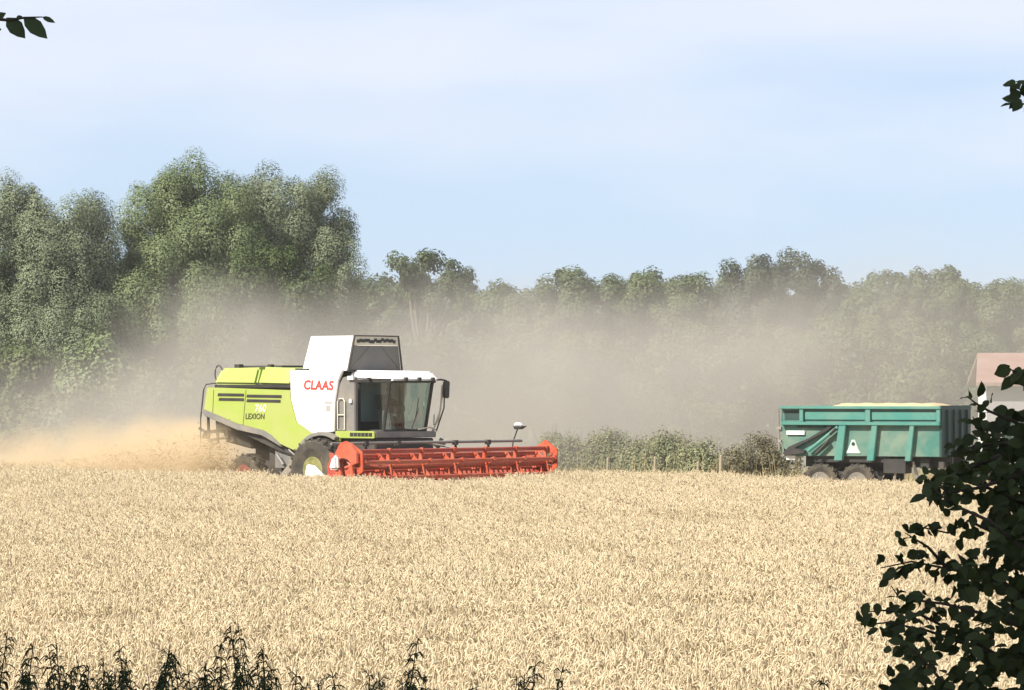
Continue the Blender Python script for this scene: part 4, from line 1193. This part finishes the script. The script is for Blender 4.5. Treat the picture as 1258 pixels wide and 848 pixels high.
# heaped grain inside
def grain_heap():
    nx, ny = 44, 20
    vs, fs = [], []
    for i in range(nx + 1):
        for j in range(ny + 1):
            u = .15 + (TL - .25) * i / nx; v = -1.12 + 2.24 * j / ny
            e = max(0, 1 - abs(v) / 1.15) ** .7
            cu = min(1, max(0, (u - .6) / 1.25)); cu = cu * cu * (3 - 2 * cu)
            cu *= min(1, max(0, (TL - .1 - u) / .5)) ** .6
            z = 2.66 + (.26 * cu) * min(1, e * 2.0) + .012 * math.sin(u * 9 + v * 4) + random.uniform(-.008, .008)
            vs.append((u, v, z))
    for i in range(nx):
        for j in range(ny):
            a = i * (ny + 1) + j
            fs.append((a, a + ny + 1, a + ny + 2, a + 1))
    n0 = len(vs)
    vs += [(.15, -1.12, 1.42), (TL - .1, -1.12, 1.42), (TL - .1, 1.12, 1.42), (.15, 1.12, 1.42)]
    fs.append((n0, n0 + 3, n0 + 2, n0 + 1))
    mb = MB(); mb.add(vs, fs)
    o = mb.build('grain_heap', M['grain'], loc=t_org, smooth=True)
    o.rotation_euler = (0, 0, R(-A_T))
    tag(o, 'pale heap of harvested grain showing above the green trailer sides', 'grain')
grain_heap()

# ------------------------------------------------------------------ tractor, mostly behind the foreground shrub
tr_o = t_org + d_t * (TL + 1.5)
tractor = empty('tractor', tr_o, R(-A_T))
tag(tractor, 'dark tractor in front of the green trailer, mostly hidden by the leafy shrub', 'tractor')
x_ = MB(); x_.box((.2, -.35, .7), (2.0, .35, 1.3)); x_.build('gearbox', M['dark'], tractor, bevel=.03)
x_ = MB(); x_.hull8([(1.7, -.42, .95), (3.9, -.36, .95), (3.9, .36, .95), (1.7, .42, .95)], [(1.7, -.40, 1.95), (3.8, -.30, 1.70), (3.8, .30, 1.70), (1.7, .40, 1.95)]); x_.build('bonnet', M['teal_dark'], tractor, bevel=.08)
cb2 = empty('cab', (0, 0, 0), 0, tractor)
x_ = MB()
for (u0, u1, v) in [(.25, .30, -.8), (.25, .30, .8), (1.75, 1.6, -.8), (1.75, 1.6, .8)]: x_.tube([(u0, v, 1.3), (u1, v, 2.55)], .05, 6)
x_.box((.2, -.85, 1.2), (1.8, .85, 1.35)); x_.build('cab_frame', M['black'], cb2)
x_ = MB(); x_.box((.1, -.92, 2.52), (1.85, .92, 2.70)); x_.build('roof', M['dark'], cb2, bevel=.06)
for v in (-.8, .8):
    x_ = MB(); x_.box((.35, v - .005, 1.36), (1.6, v + .005, 2.5)); x_.build('side_window', M['glass'], cb2)
x_ = MB(); x_.box((.28, -.75, 1.36), (.29, .75, 2.5)); x_.build('rear_window', M['glass'], cb2)
for sg in (-1, 1):
    wheel(tractor, (.75, sg * .95, .85), .85, .5, .42, M['wheelgrey'], 20, .05, .12)
    wheel(tractor, (3.1, sg * .9, .62), .62, .4, .3, M['wheelgrey'], 18, .04, .1)
    x_ = MB(); arc = [(.75 + .98 * math.cos(R(20 + 14 * k)), .85 + .98 * math.sin(R(20 + 14 * k))) for k in range(10)]
    inn = [(.75 + .93 * math.cos(R(20 + 14 * k)), .85 + .93 * math.sin(R(20 + 14 * k))) for k in range(10)]
    a_, b_ = (sg * .72, sg * 1.2) if sg > 0 else (sg * 1.2, sg * .72)
    x_.prism(arc + inn[::-1], a_, b_); x_.build('mudguard', M['teal_dark'], tractor)

# ------------------------------------------------------------------ house
def house():
    y = 165.0
    s = F / y
    x0 = (1212 - 629) / s
    root = empty('house', (x0, y, 0), R(-4.2))
    tag(root, 'pale grey house with a faded pink tiled roof at the right edge', 'house')
    Lh, D = 14.0, 7.0
    ze = EYE + (HZ - 471) / s; zr = EYE + (HZ - 437) / s
    w = MB(); w.box((0, 0, -.3), (Lh, .3, ze)); w.box((0, D - .3, -.3), (Lh, D, ze)); w.build('wall', M['wallgrey'], root)
    for u in (0.0, Lh - .28):
        g = MB()
        pts = [(0.003, -.3), (D - .003, -.3), (D - .003, ze), (D / 2, zr - .15), (0.003, ze)]
        n = len(pts)
        g.add([(u - .003, p[0], p[1]) for p in pts] + [(u + .28, p[0], p[1]) for p in pts], [tuple(range(n)), tuple(range(2 * n - 1, n - 1, -1))] + [(i, (i + 1) % n, (i + 1) % n + n, i + n) for i in range(n)])
        g.build('gable_wall', M['wallwhite'], root, label='white gable end wall')
    rfm = MB()
    for sg in (0, 1):
        e = -.5 if sg == 0 else D + .5
        zz = ze - .12
        a = [(-.5, e, zz), (Lh + .5, e, zz), (Lh + .25, D / 2, zr), (-.22, D / 2, zr)]
        bt = [(p[0], p[1], p[2] + .16) for p in a]
        rfm.hull8(a, bt)
    ro = rfm.build('roof', M['rooftile'], root)
    cm = MB(); cm.box((9.0, D / 2 - .35, zr - .2), (9.7, D / 2 + .35, zr + 1.0)); cm.build('chimney', M['rooftile'], ro)
    for u in (3.0, 7.0, 10.5):
        wf = MB(); wf.box((u, -.05, 1.0), (u + 1.2, -.003, 2.2)); f_ = wf.build('window', M['wallwhite'], root, bevel=.01)
        wg = MB(); wg.box((u + .1, -.06, 1.1), (u + 1.1, -.052, 2.1)); wg.build('pane', M['dark'], f_)
house()

# ------------------------------------------------------------------ foreground: leaves with real blades
def blades(c, dirv, nrm, L, Wd, fold=0.25, curl=0.25, lobes=False):
    """ovate folded leaf blades: 2 x 4 quads each. c base points, dirv leaf axis, nrm face normal"""
    n = len(c)
    dirv = unit(dirv); nrm = unit(nrm - dirv * np.sum(nrm * dirv, 1, keepdims=True)); side = np.cross(dirv, nrm)
    ts = [0.0, .22, .5, .78, 1.0]; ws = [0.06, .80, 1.0, .62, 0.03]
    L = np.asarray(L).reshape(-1, 1) * np.ones((n, 1)); Wd = np.asarray(Wd).reshape(-1, 1) * np.ones((n, 1))
    cols = []
    for t, w in zip(ts, ws):
        mid_ = c + dirv * L * t - nrm * L * curl * t * t
        h = Wd * .5 * w
        cols += [mid_ - side * h + nrm * h * fold, mid_, mid_ + side * h + nrm * h * fold]
    v = np.stack(cols, 1).reshape(-1, 3)
    b0 = np.arange(n)[:, None] * 15
    q = []
    for k in range(4):
        for s_ in (0, 1):
            i = k * 3 + s_
            q.append(b0 + np.array([i, i + 1, i + 4, i + 3]))
    return v, np.concatenate(q)

def hazel_shrub():
    Y0 = 9.6
    root = empty('leafy_shrub', (2.0, Y0, float(gz(2.0, Y0))))
    tag(root, 'dark broad leaved shrub in shade filling the lower right corner', 'shrub')
    og = np.array(root.location)
    stems = MB()
    C, D, N, S = [], [], [], []
    rnd = random.Random(11)
    def leaf(p, d, size):
        C.append(tuple(p)); D.append(tuple(d)); S.append(size)
        N.append((rnd.uniform(-.7, .7), -1 + rnd.uniform(0, .9), rnd.uniform(-.2, 1.0)))
    def branch(pix, y, dens=1.0, r=.006, size=(.024, .044), spread=.06):
        pts = [P(a, b_, y + k * 0.0 + rnd.uniform(-.05, .05)) for k, (a, b_) in enumerate(pix)]
        loc = [p - Vector(og) for p in pts]
        nn = len(loc)
        stems.tube(loc, [r * (1 - .75 * k / max(1, nn - 1)) for k in range(nn)], 5)
        for k in range(nn - 1):
            a, b_ = loc[k], loc[k + 1]
            m = max(1, int((b_ - a).length / .0075 * dens))
            for i in range(m):
                p = a.lerp(b_, (i + rnd.random()) / m)
                ax = (b_ - a).normalized()
                d = ax * .5 + Vector((rnd.uniform(-1, 1), rnd.uniform(-.7, .7), rnd.uniform(-1, .55)))
                leaf(p + Vector((rnd.uniform(-spread, spread), rnd.uniform(-spread, spread), rnd.uniform(-spread, spread))) * .5, d, rnd.uniform(*size))
    # fringe sprays read off the photograph, each at its own distance
    branch([(1290, 700), (1215, 640), (1175, 622), (1152, 606), (1140, 588)], 9.3, .8)
    branch([(1300, 690), (1232, 660), (1190, 640), (1165, 655), (1118, 645)], 9.5, .75)
    branch([(1165, 700), (1140, 672), (1112, 655)], 9.5, .8)
    branch([(1320, 760), (1230, 715), (1170, 700), (1120, 690), (1082, 698)], 9.7, .85)
    branch([(1320, 800), (1230, 760), (1160, 742), (1105, 735), (1095, 720)], 9.4, .9)
    branch([(1300, 850), (1210, 800), (1140, 775), (1090, 765), (1062, 768)], 9.6, .95)
    branch([(1300, 850), (1200, 790), (1130, 755), (1085, 750), (1066, 752)], 9.8, .7)
    branch([(1200, 880), (1160, 840), (1125, 800), (1105, 790)], 9.3, .9)
    branch([(1230, 900), (1170, 860), (1120, 846), (1098, 836)], 9.5, .7)
    branch([(1330, 640), (1262, 590), (1225, 565), (1195, 560), (1165, 582)], 9.9, 1.0)
    branch([(1330, 600), (1270, 560), (1230, 540), (1205, 530), (1195, 512)], 10.1, 1.0)
    branch([(1340, 560), (1280, 520), (1240, 515), (1212, 520)], 9.8, 1.2)
    branch([(1300, 560), (1250, 520), (1215, 505), (1198, 495), (1188, 487)], 9.6, .55)
    branch([(1380, 500), (1310, 470), (1262, 462), (1236, 452)], 9.4, .9, size=(.036, .052), spread=.03)
    branch([(1400, 260), (1330, 170), (1275, 118), (1240, 105)], 9.5, 1.0, size=(.032, .046), spread=.03)
    branch([(1340, 200), (1290, 140), (1242, 122)], 9.7, 1.0, size=(.032, .046), spread=.03)
    branch([(1230, 560), (1190, 575), (1160, 590), (1146, 600)], 9.5, 1.7)
    branch([(1250, 585), (1200, 600), (1165, 605), (1150, 596)], 9.4, 1.5)
    branch([(1240, 545), (1200, 548), (1172, 556)], 9.6, 1.4)
    branch([(1260, 620), (1215, 600), (1180, 590), (1150, 596)], 9.7, 1.2)
    # body of the shrub: leaves through a volume, thinning outwards
    poly = [(1420, 470), (1262, 520), (1225, 560), (1210, 640), (1165, 690), (1130, 725), (1105, 770), (1110, 860), (1120, 960), (1500, 960), (1500, 470)]
    def inside(px, py):
        c_ = False; j = len(poly) - 1
        for i in range(len(poly)):
            xi, yi = poly[i]; xj, yj = poly[j]
            if (yi > py) != (yj > py) and px < (xj - xi) * (py - yi) / (yj - yi) + xi: c_ = not c_
            j = i
        return c_
    holes = [(1165, 810, 10), (1195, 820, 9), (1180, 790, 9), (1205, 745, 10), (1250, 700, 8), (1225, 735, 8), (1150, 740, 9), (1205, 770, 8), (1135, 790, 9), (1170, 840, 9), (1215, 660, 8), (1185, 668, 13), (1150, 712, 15), (1178, 745, 12), (1130, 752, 12), (1215, 690, 9), (1160, 775, 10), (1232, 790, 12), (1212, 800, 9), (1140, 830, 10), (1245, 770, 8), (1236, 835, 12), (1200, 640, 10), (1228, 592, 9), (1190, 735, 7), (1243, 545, 8), (1222, 543, 7), (1118, 720, 9), (1250, 825, 9)]
    k = 0
    while k < 7400:
        px, py = rnd.uniform(1050, 1500), rnd.uniform(470, 960)
        if not inside(px, py) or rnd.random() > min(1, .22 + max(0, px - 1110) / 230 + max(0, py - 770) / 130): continue
        y = rnd.uniform(9.2, 10.9)
        if any((px - a) ** 2 + (py - b_) ** 2 < (r_ * 1.5) ** 2 for a, b_, r_ in holes): continue
        p = P(px, py, y) - Vector(og)
        leaf(p, (rnd.uniform(-1, 1), rnd.uniform(-.6, .6), rnd.uniform(-1, .5)), rnd.uniform(.028, .05)); k += 1
    # sparse upper part beyond the frame
    for i in range(700):
        px, py = rnd.uniform(1300, 1500), rnd.uniform(60, 480)
        p = P(px, py, rnd.uniform(9.2, 10.9)) - Vector(og)
        leaf(p, (rnd.uniform(-1, 1), rnd.uniform(-.6, .6), rnd.uniform(-1, .5)), rnd.uniform(.05, .085))
    S_ = np.array(S)
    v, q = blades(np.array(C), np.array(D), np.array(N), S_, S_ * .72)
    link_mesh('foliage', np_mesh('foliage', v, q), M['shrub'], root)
    # main stems from the ground
    for i in range(9):
        px = rnd.uniform(1190, 1420)
        e = P(px, rnd.uniform(480, 760), rnd.uniform(9.4, 10.6)) - Vector(og)
        b0 = Vector((rnd.uniform(-.4, .4), rnd.uniform(-.3, .3), -.05))
        stems.tube([b0, b0.lerp(e, .35) + Vector((0, 0, .3)), b0.lerp(e, .7) + Vector((0, 0, .15)), e], [.022, .016, .011, .005], 6)
    for i in range(3):
        e = P(rnd.uniform(1330, 1420), rnd.uniform(150, 260), rnd.uniform(9.4, 10.2)) - Vector(og)
        b0 = Vector((rnd.uniform(-.2, .4), rnd.uniform(-.3, .3), -.05))
        stems.tube([b0, b0.lerp(e, .5) + Vector((.1, 0, 0)), e], [.028, .02, .008], 6)
    stems.build('stem', M['twig'], root)
hazel_shrub()

# weeds standing on the bank along the bottom of the picture
def weed_mesh(seed, h):
    rnd = random.Random(seed)
    C, D, N, S, Wd = [], [], [], [], []
    st = MB()
    lean = Vector((rnd.uniform(-.03, .03), rnd.uniform(-.03, .03), 1)).normalized()
    ptsx = [Vector((0, 0, 0)), lean * (h * .5) + Vector((rnd.uniform(-.02, .02), 0, 0)), lean * (h * .85) + Vector((rnd.uniform(-.03, .03), 0, 0)), lean * h + Vector((rnd.uniform(-.05, .05), 0, 0))]
    st.tube(ptsx, [.006, .005, .0035, .0015], 5)
    def at(t):
        t *= 3; i = min(2, int(t)); return ptsx[i].lerp(ptsx[i + 1], t - i)
    k = 0
    z = .25
    while z < .99:
        p = at(z)
        az = k * math.pi / 2 + rnd.uniform(-.4, .4)
        big = 1 - .62 * max(0, (z - .5) / .5)
        for s_ in (0, math.pi):
            d = Vector((math.cos(az + s_), math.sin(az + s_), rnd.uniform(.1, .7)))
            C.append(tuple(p)); D.append(tuple(d)); N.append((d.x * -.3, d.y * -.3, 1)); L_ = rnd.uniform(.07, .11) * big; S.append(L_); Wd.append(L_ * rnd.uniform(.22, .36))
        # hanging seed strings in the leaf joints
        if z > .55:
            for s_ in range(3):
                a2 = rnd.uniform(0, 6.28); e = p + Vector((math.cos(a2) * .035, math.sin(a2) * .035, -.02 + rnd.uniform(-.03, .03)))
                st.tube([p, p.lerp(e, .5) + Vector((0, 0, .015)), e], [.0015, .003, .0015], 4)
        z += rnd.uniform(.035, .055); k += 1
    S = np.array(S); Wd = np.array(Wd)
    v, q = blades(np.array(C), np.array(D), np.array(N), S, Wd, fold=.3, curl=.75)
    return st, np_mesh('foliage', v, q)
variants = []
for sd in range(5):
    variants.append(weed_mesh(sd + 20, 1.6))
weed_spots = [(4, 772, 13.6), (18, 786, 13.2), (68, 800, 13.4), (80, 788, 13.8), (97, 806, 13.3), (134, 788, 14.1), (128, 808, 13.5), (176, 806, 13.7), (186, 800, 14.2), (205, 804, 13.4), (222, 790, 13.7), (232, 806, 13.3),
              (272, 786, 13.5), (281, 766, 14.0), (301, 760, 13.8), (309, 790, 13.3), (330, 822, 13.5), (388, 824, 13.6), (397, 832, 13.9), (412, 838, 13.5), (470, 826, 13.5), (480, 782, 14.0), (492, 836, 13.3), (518, 832, 13.7), (578, 834, 13.6),
              (640, 828, 13.6), (652, 812, 13.9), (1020, 832, 13.4), (50, 826, 13.5), (152, 828, 13.3), (256, 822, 13.4), (350, 836, 13.4), (540, 842, 13.6)]
wr = random.Random(99)
for k in range(52):
    weed_spots.append((wr.choice([wr.uniform(0, 350), wr.uniform(0, 350), wr.uniform(50, 340), wr.uniform(350, 700)]), wr.uniform(808, 844), wr.uniform(13.0, 14.0)))
protos = {}
for i, (px, top, y) in enumerate(weed_spots):
    vi = i % 5
    p = P(px, top, y)
    z0 = float(gz(p.x, y))
    hgt = p.z - z0
    if vi not in protos:
        o = empty('weed_plant', (p.x, y, z0))
        st, fm_ = variants[vi]
        st.build('stem', M['weed'], o); link_mesh('foliage', fm_, M['weed'], o)
        protos[vi] = o
    else:
        src = protos[vi]
        o = src.copy(); COL.objects.link(o)
        for chd in list(src.children):
            c2 = chd.copy(); COL.objects.link(c2); c2.parent = o
    wsc = random.uniform(.65, 1.15)
    o.location = (p.x, y, z0)
    o.rotation_euler = (random.uniform(-.02, .02), random.uniform(-.03, .03), random.uniform(0, 6.28))
    o.scale = (wsc, wsc, hgt / 1.6)
    lab = 'dark leafy weed stalk poking up along the bottom edge of the wheat'
    if (px, top) == (301, 760): lab = 'tallest dark weed stalk along the bottom edge, left of centre'
    elif (px, top) == (480, 782): lab = 'slender dark weed stalk standing alone below the cab of the combine'
    elif (px, top) == (652, 812): lab = 'dark weed stalk at the bottom edge below the far end of the reel'
    elif (px, top) == (1020, 832): lab = 'small dark weed tip just left of the leafy shrub'
    elif (px, top) == (4, 772): lab = 'dark weed stalk cut by the left edge of the photo'
    tag(o, lab, 'weed', 'weeds along the near edge of the field')

# the tree the photographer stands beside: its crown shades the shrub and weeds, one twig hangs into the picture
def shade_tree():
    base = Vector((-6.6, 2.2, float(gz(-6.6, 2.2))))
    root = empty('overhanging_tree', base)
    tag(root, 'dark leafy twig of a near tree hanging in at the top left corner', 'tree')
    rnd = random.Random(5)
    lobes = [((-7.4, 5.0, 11.4), (4.2, 4.0, 2.6)), ((-9.2, 6.8, 11.0), (3.2, 2.8, 2.4)), ((-5.2, 3.0, 11.6), (3.2, 3.0, 2.4)), ((-7.6, 4.6, 13.6), (3.2, 3.0, 2.0)), ((-10.4, 7.4, 12.6), (2.6, 2.4, 2.0)), ((-3.6, 1.4, 12.2), (2.6, 2.4, 2.0)), ((-6.0, 1.6, 9.6), (2.6, 2.2, 1.8))]
    trunk_mesh(base, lobes, M['bark'], root, base, .3)
    c, n = crown_points(lobes, .8, 75, 1.7, 1.0, shell=.3)
    v1, q1 = leaf_quads(c - np.array(base), n, .26 * (.6 + .8 * rng.random(len(c))), 1.3)
    link_mesh('crown', np_mesh('crown', v1, q1), M['canopy'], root)
    # drooping limb with the twig in view
    Yt = 9.0
    tip = P(66, 27, Yt); a = P(-20, 22, Yt); b_ = P(-160, -60, Yt - .3)
    lm = MB()
    og = base
    lm.tube([Vector((-5.6, 3.6, 9.0)) - og, Vector((-4.2, 6.0, 7.3)) - og, Vector((-2.6, 7.9, 5.4)) - og, b_ - og, a - og], [.09, .06, .03, .012, .005], 7)
    lm.tube([a - og, P(10, 25, Yt) - og, P(30, 22, Yt) - og, P(52, 21, Yt) - og], [.005, .004, .003, .0015], 5)
    lm.build('limb', M['twig'], root)
    C, D, N, L_, Wd = [], [], [], [], []
    def lf(px, py, ex, ey, w, tilt=0.3):
        p = P(px, py, Yt); e = P(ex, ey, Yt)
        C.append(tuple(p - og)); D.append(tuple(e - p)); N.append((rnd.uniform(-.2, .2), -1, tilt)); L_.append((e - p).length * 1.05); Wd.append(w / F * Yt)
    lf(8, 22, 30, 45, 20); lf(29, 21, 57, 45, 20); lf(52, 21, 67, 27, 7); lf(-12, 26, 6, 16, 12); lf(20, 23, 27, 20, 6); lf(-14, 34, 1, 36, 10); lf(-30, 20, -12, 40, 16); lf(-40, 15, -30, -10, 16)
    for i in range(160):
        t = rnd.random()
        p = Vector((-4.2, 6.0, 7.3)).lerp(Vector((-2.6, 7.9, 5.4)), t) if rnd.random() < .5 else Vector((-2.6, 7.9, 5.4)).lerp(b_, t * .95)
        p = p + Vector((rnd.uniform(-.12, .06), rnd.uniform(-.15, .15), rnd.uniform(-.1, .15))) - og
        C.append(tuple(p)); D.append((rnd.uniform(-1, 1), rnd.uniform(-1, 1), rnd.uniform(-1, .2))); N.append((rnd.uniform(-.5, .5), rnd.uniform(-.5, .5), 1)); s_ = rnd.uniform(.05, .08); L_.append(s_); Wd.append(s_ * .6)
    v, q = blades(np.array(C), np.array(D), np.array(N), np.array(L_), np.array(Wd), fold=.12, curl=.12)
    link_mesh('foliage', np_mesh('foliage', v, q), M['canopy'], root)
shade_tree()

# ------------------------------------------------------------------ dust in the air
def math_node(n, l, op, a, b=None, c=None, clamp=False):
    m = n.new('ShaderNodeMath'); m.operation = op; m.use_clamp = clamp
    for i, x in enumerate((a, b, c)):
        if x is None: continue
        if isinstance(x, (int, float)): m.inputs[i].default_value = x
        else: l.new(x, m.inputs[i])
    return m.outputs[0]

def ramp_x(n, l, src, x0, x1, stops, lo, hi):
    """piecewise curve over world x: stops [(x, value)]"""
    mr = n.new('ShaderNodeMapRange'); mr.inputs['From Min'].default_value = x0; mr.inputs['From Max'].default_value = x1
    l.new(src, mr.inputs['Value'])
    cr = n.new('ShaderNodeValToRGB'); cr.color_ramp.interpolation = 'B_SPLINE'
    el = cr.color_ramp.elements
    while len(el) > 1: el.remove(el[-1])
    for i, (x, val) in enumerate(stops):
        e = el[0] if i == 0 else el.new((x - x0) / (x1 - x0))
        e.position = (x - x0) / (x1 - x0)
        g = (val - lo) / (hi - lo); e.color = (g, g, g, 1)
    l.new(mr.outputs['Result'], cr.inputs['Fac'])
    m2 = n.new('ShaderNodeMapRange'); m2.inputs['To Min'].default_value = lo; m2.inputs['To Max'].default_value = hi
    l.new(cr.outputs['Color'], m2.inputs['Value'])
    return m2.outputs['Result']

def dust_volume(name, label, box, color, sigma, tops, amps, soft, nscale, namp, g=0.0, y_fade=None):
    (x0, y0, z0), (x1, y1, z1) = box
    mb = MB(); mb.box((x0, y0, z0), (x1, y1, z1))
    m, n, l, b = new_mat(name)
    n.remove(b)
    out = n['Material Output']
    pv = n.new('ShaderNodeVolumePrincipled')
    pv.inputs['Color'].default_value = (*color, 1)
    pv.inputs['Anisotropy'].default_value = g
    geo = n.new('ShaderNodeNewGeometry')
    sx = n.new('ShaderNodeSeparateXYZ'); l.new(geo.outputs['Position'], sx.inputs[0])
    nz = n.new('ShaderNodeTexNoise'); nz.inputs['Scale'].default_value = nscale; nz.inputs['Detail'].default_value = 4; nz.inputs['Roughness'].default_value = .55
    l.new(geo.outputs['Position'], nz.inputs['Vector'])
    H = ramp_x(n, l, sx.outputs['X'], x0, x1, tops, 0, 12)
    A = ramp_x(n, l, sx.outputs['X'], x0, x1, amps, 0, 2)
    nn = math_node(n, l, 'SUBTRACT', nz.outputs['Fac'], .5)
    hh = math_node(n, l, 'MULTIPLY_ADD', nn, namp, H)
    dz = math_node(n, l, 'SUBTRACT', hh, sx.outputs['Z'])
    ss = n.new('ShaderNodeMapRange'); ss.interpolation_type = 'SMOOTHSTEP'
    ss.inputs['From Min'].default_value = -soft; ss.inputs['From Max'].default_value = soft
    l.new(dz, ss.inputs['Value'])
    dens = math_node(n, l, 'MULTIPLY', ss.outputs['Result'], A)
    nv = n.new('ShaderNodeMapRange'); nv.inputs['From Min'].default_value = .3; nv.inputs['From Max'].default_value = .7; nv.inputs['To Min'].default_value = .2; nv.inputs['To Max'].default_value = 1.85
    l.new(nz.outputs['Fac'], nv.inputs['Value'])
    dens = math_node(n, l, 'MULTIPLY', dens, nv.outputs['Result'])
    if y_fade:
        yf = n.new('ShaderNodeMapRange'); yf.interpolation_type = 'SMOOTHSTEP'
        yf.inputs['From Min'].default_value = y_fade[0]; yf.inputs['From Max'].default_value = y_fade[1]
        l.new(sx.outputs['Y'], yf.inputs['Value'])
        dens = math_node(n, l, 'MULTIPLY', dens, yf.outputs['Result'])
    dens = math_node(n, l, 'MULTIPLY', dens, sigma)
    l.new(dens, pv.inputs['Density'])
    l.new(pv.outputs[0], out.inputs['Volume'])
    o = mb.build(name, m)
    tag(o, label, 'dust', kind='stuff')
    return o

xs_ = lambda px: (px - 629) / 34.7
dust_volume('dust_cloud', 'pale beige dust drifting behind the combine and the trailer',
            ((-34, 114, -.2), (36, 152, 14)), (.53, .502, .455), .052,
            [(-34, 2.4), (xs_(0), 2.7), (xs_(120), 3.3), (xs_(190), 4.8), (xs_(250), 5.9), (xs_(330), 5.0), (xs_(400), 4.6), (xs_(480), 5.8), (xs_(600), 5.9), (xs_(750), 5.2), (xs_(900), 5.8), (xs_(1100), 7.2), (36, 7.8)],
            [(-34, .6), (xs_(0), .7), (xs_(150), .95), (xs_(240), 1.4), (xs_(330), .85), (xs_(400), .8), (xs_(480), 1.0), (xs_(600), 1.2), (xs_(750), 1.1), (xs_(900), .8), (xs_(1080), .62), (xs_(1180), .28), (36, .2)],
            2.3, .20, 6.0, g=-.2, y_fade=(114.5, 126))
dust_volume('chaff_plume', 'tan chaff and straw dust blown out behind the combine harvester',
            ((-24, 108.0, -.1), (-6.9, 118.6, 5.0)), (.78, .63, .415), .36,
            [(-24, .7), (-18, 1.0), (-14, 1.3), (-11.5, 1.6), (-9.5, 1.75), (-8.2, 1.4), (-6.9, .9)],
            [(-24, .35), (-18, .5), (-14, .8), (-11, 1.5), (-9.6, 1.7), (-8.9, .85), (-8.2, .25), (-6.9, 0.0)],
            1.0, .8, 2.4, g=-.2)

def flying_straw():
    n = 7500
    t = rng.random(n) ** 1.5
    x = -8.7 - t * 6.5 + rng.normal(size=n) * .3
    y = 111.3 + (t * 4.0) + rng.normal(size=n) * .8
    y = np.maximum(y - 1.2, 107.9 + .35 * np.maximum(0, -x - 9.4))
    z = 0.35 + np.abs(rng.normal(size=n)) * (.55 - .35 * t) + .2
    a = unit(rng.normal(size=(n, 3)) * np.array([1.4, .8, .8])); b_ = unit(np.cross(a, rng.normal(size=(n, 3))))
    L_ = (.02 + .055 * rng.random(n))[:, None]; w_ = (.005 + .007 * rng.random(n))[:, None]
    c = np.stack([x, y, z], 1)
    v = np.stack([c - a * L_ - b_ * w_, c + a * L_ - b_ * w_, c + a * L_ + b_ * w_, c - a * L_ + b_ * w_], 1).reshape(-1, 3)
    o = link_mesh('flying_straw', np_mesh('flying_straw', v, np.arange(4 * n).reshape(n, 4)), leaf_mat('chopped_straw', (.20, .13, .055), (.46, .33, .17), .2, 1.0))
    tag(o, 'chopped brown straw flying low behind the combine rear wheels', 'straw', kind='stuff')
flying_straw()

def haze():
    mb = MB(); mb.box((-900, -700, -2.0), (900, 640, 60))
    m, n, l, b = new_mat('haze_air'); n.remove(b)
    pv = n.new('ShaderNodeVolumePrincipled')
    pv.inputs['Color'].default_value = (.80, .80, .78, 1); pv.inputs['Density'].default_value = .00020
    l.new(pv.outputs[0], n['Material Output'].inputs['Volume'])
    tag(mb.build('haze', m), 'thin warm summer haze over the whole field', 'haze', kind='stuff')
haze()
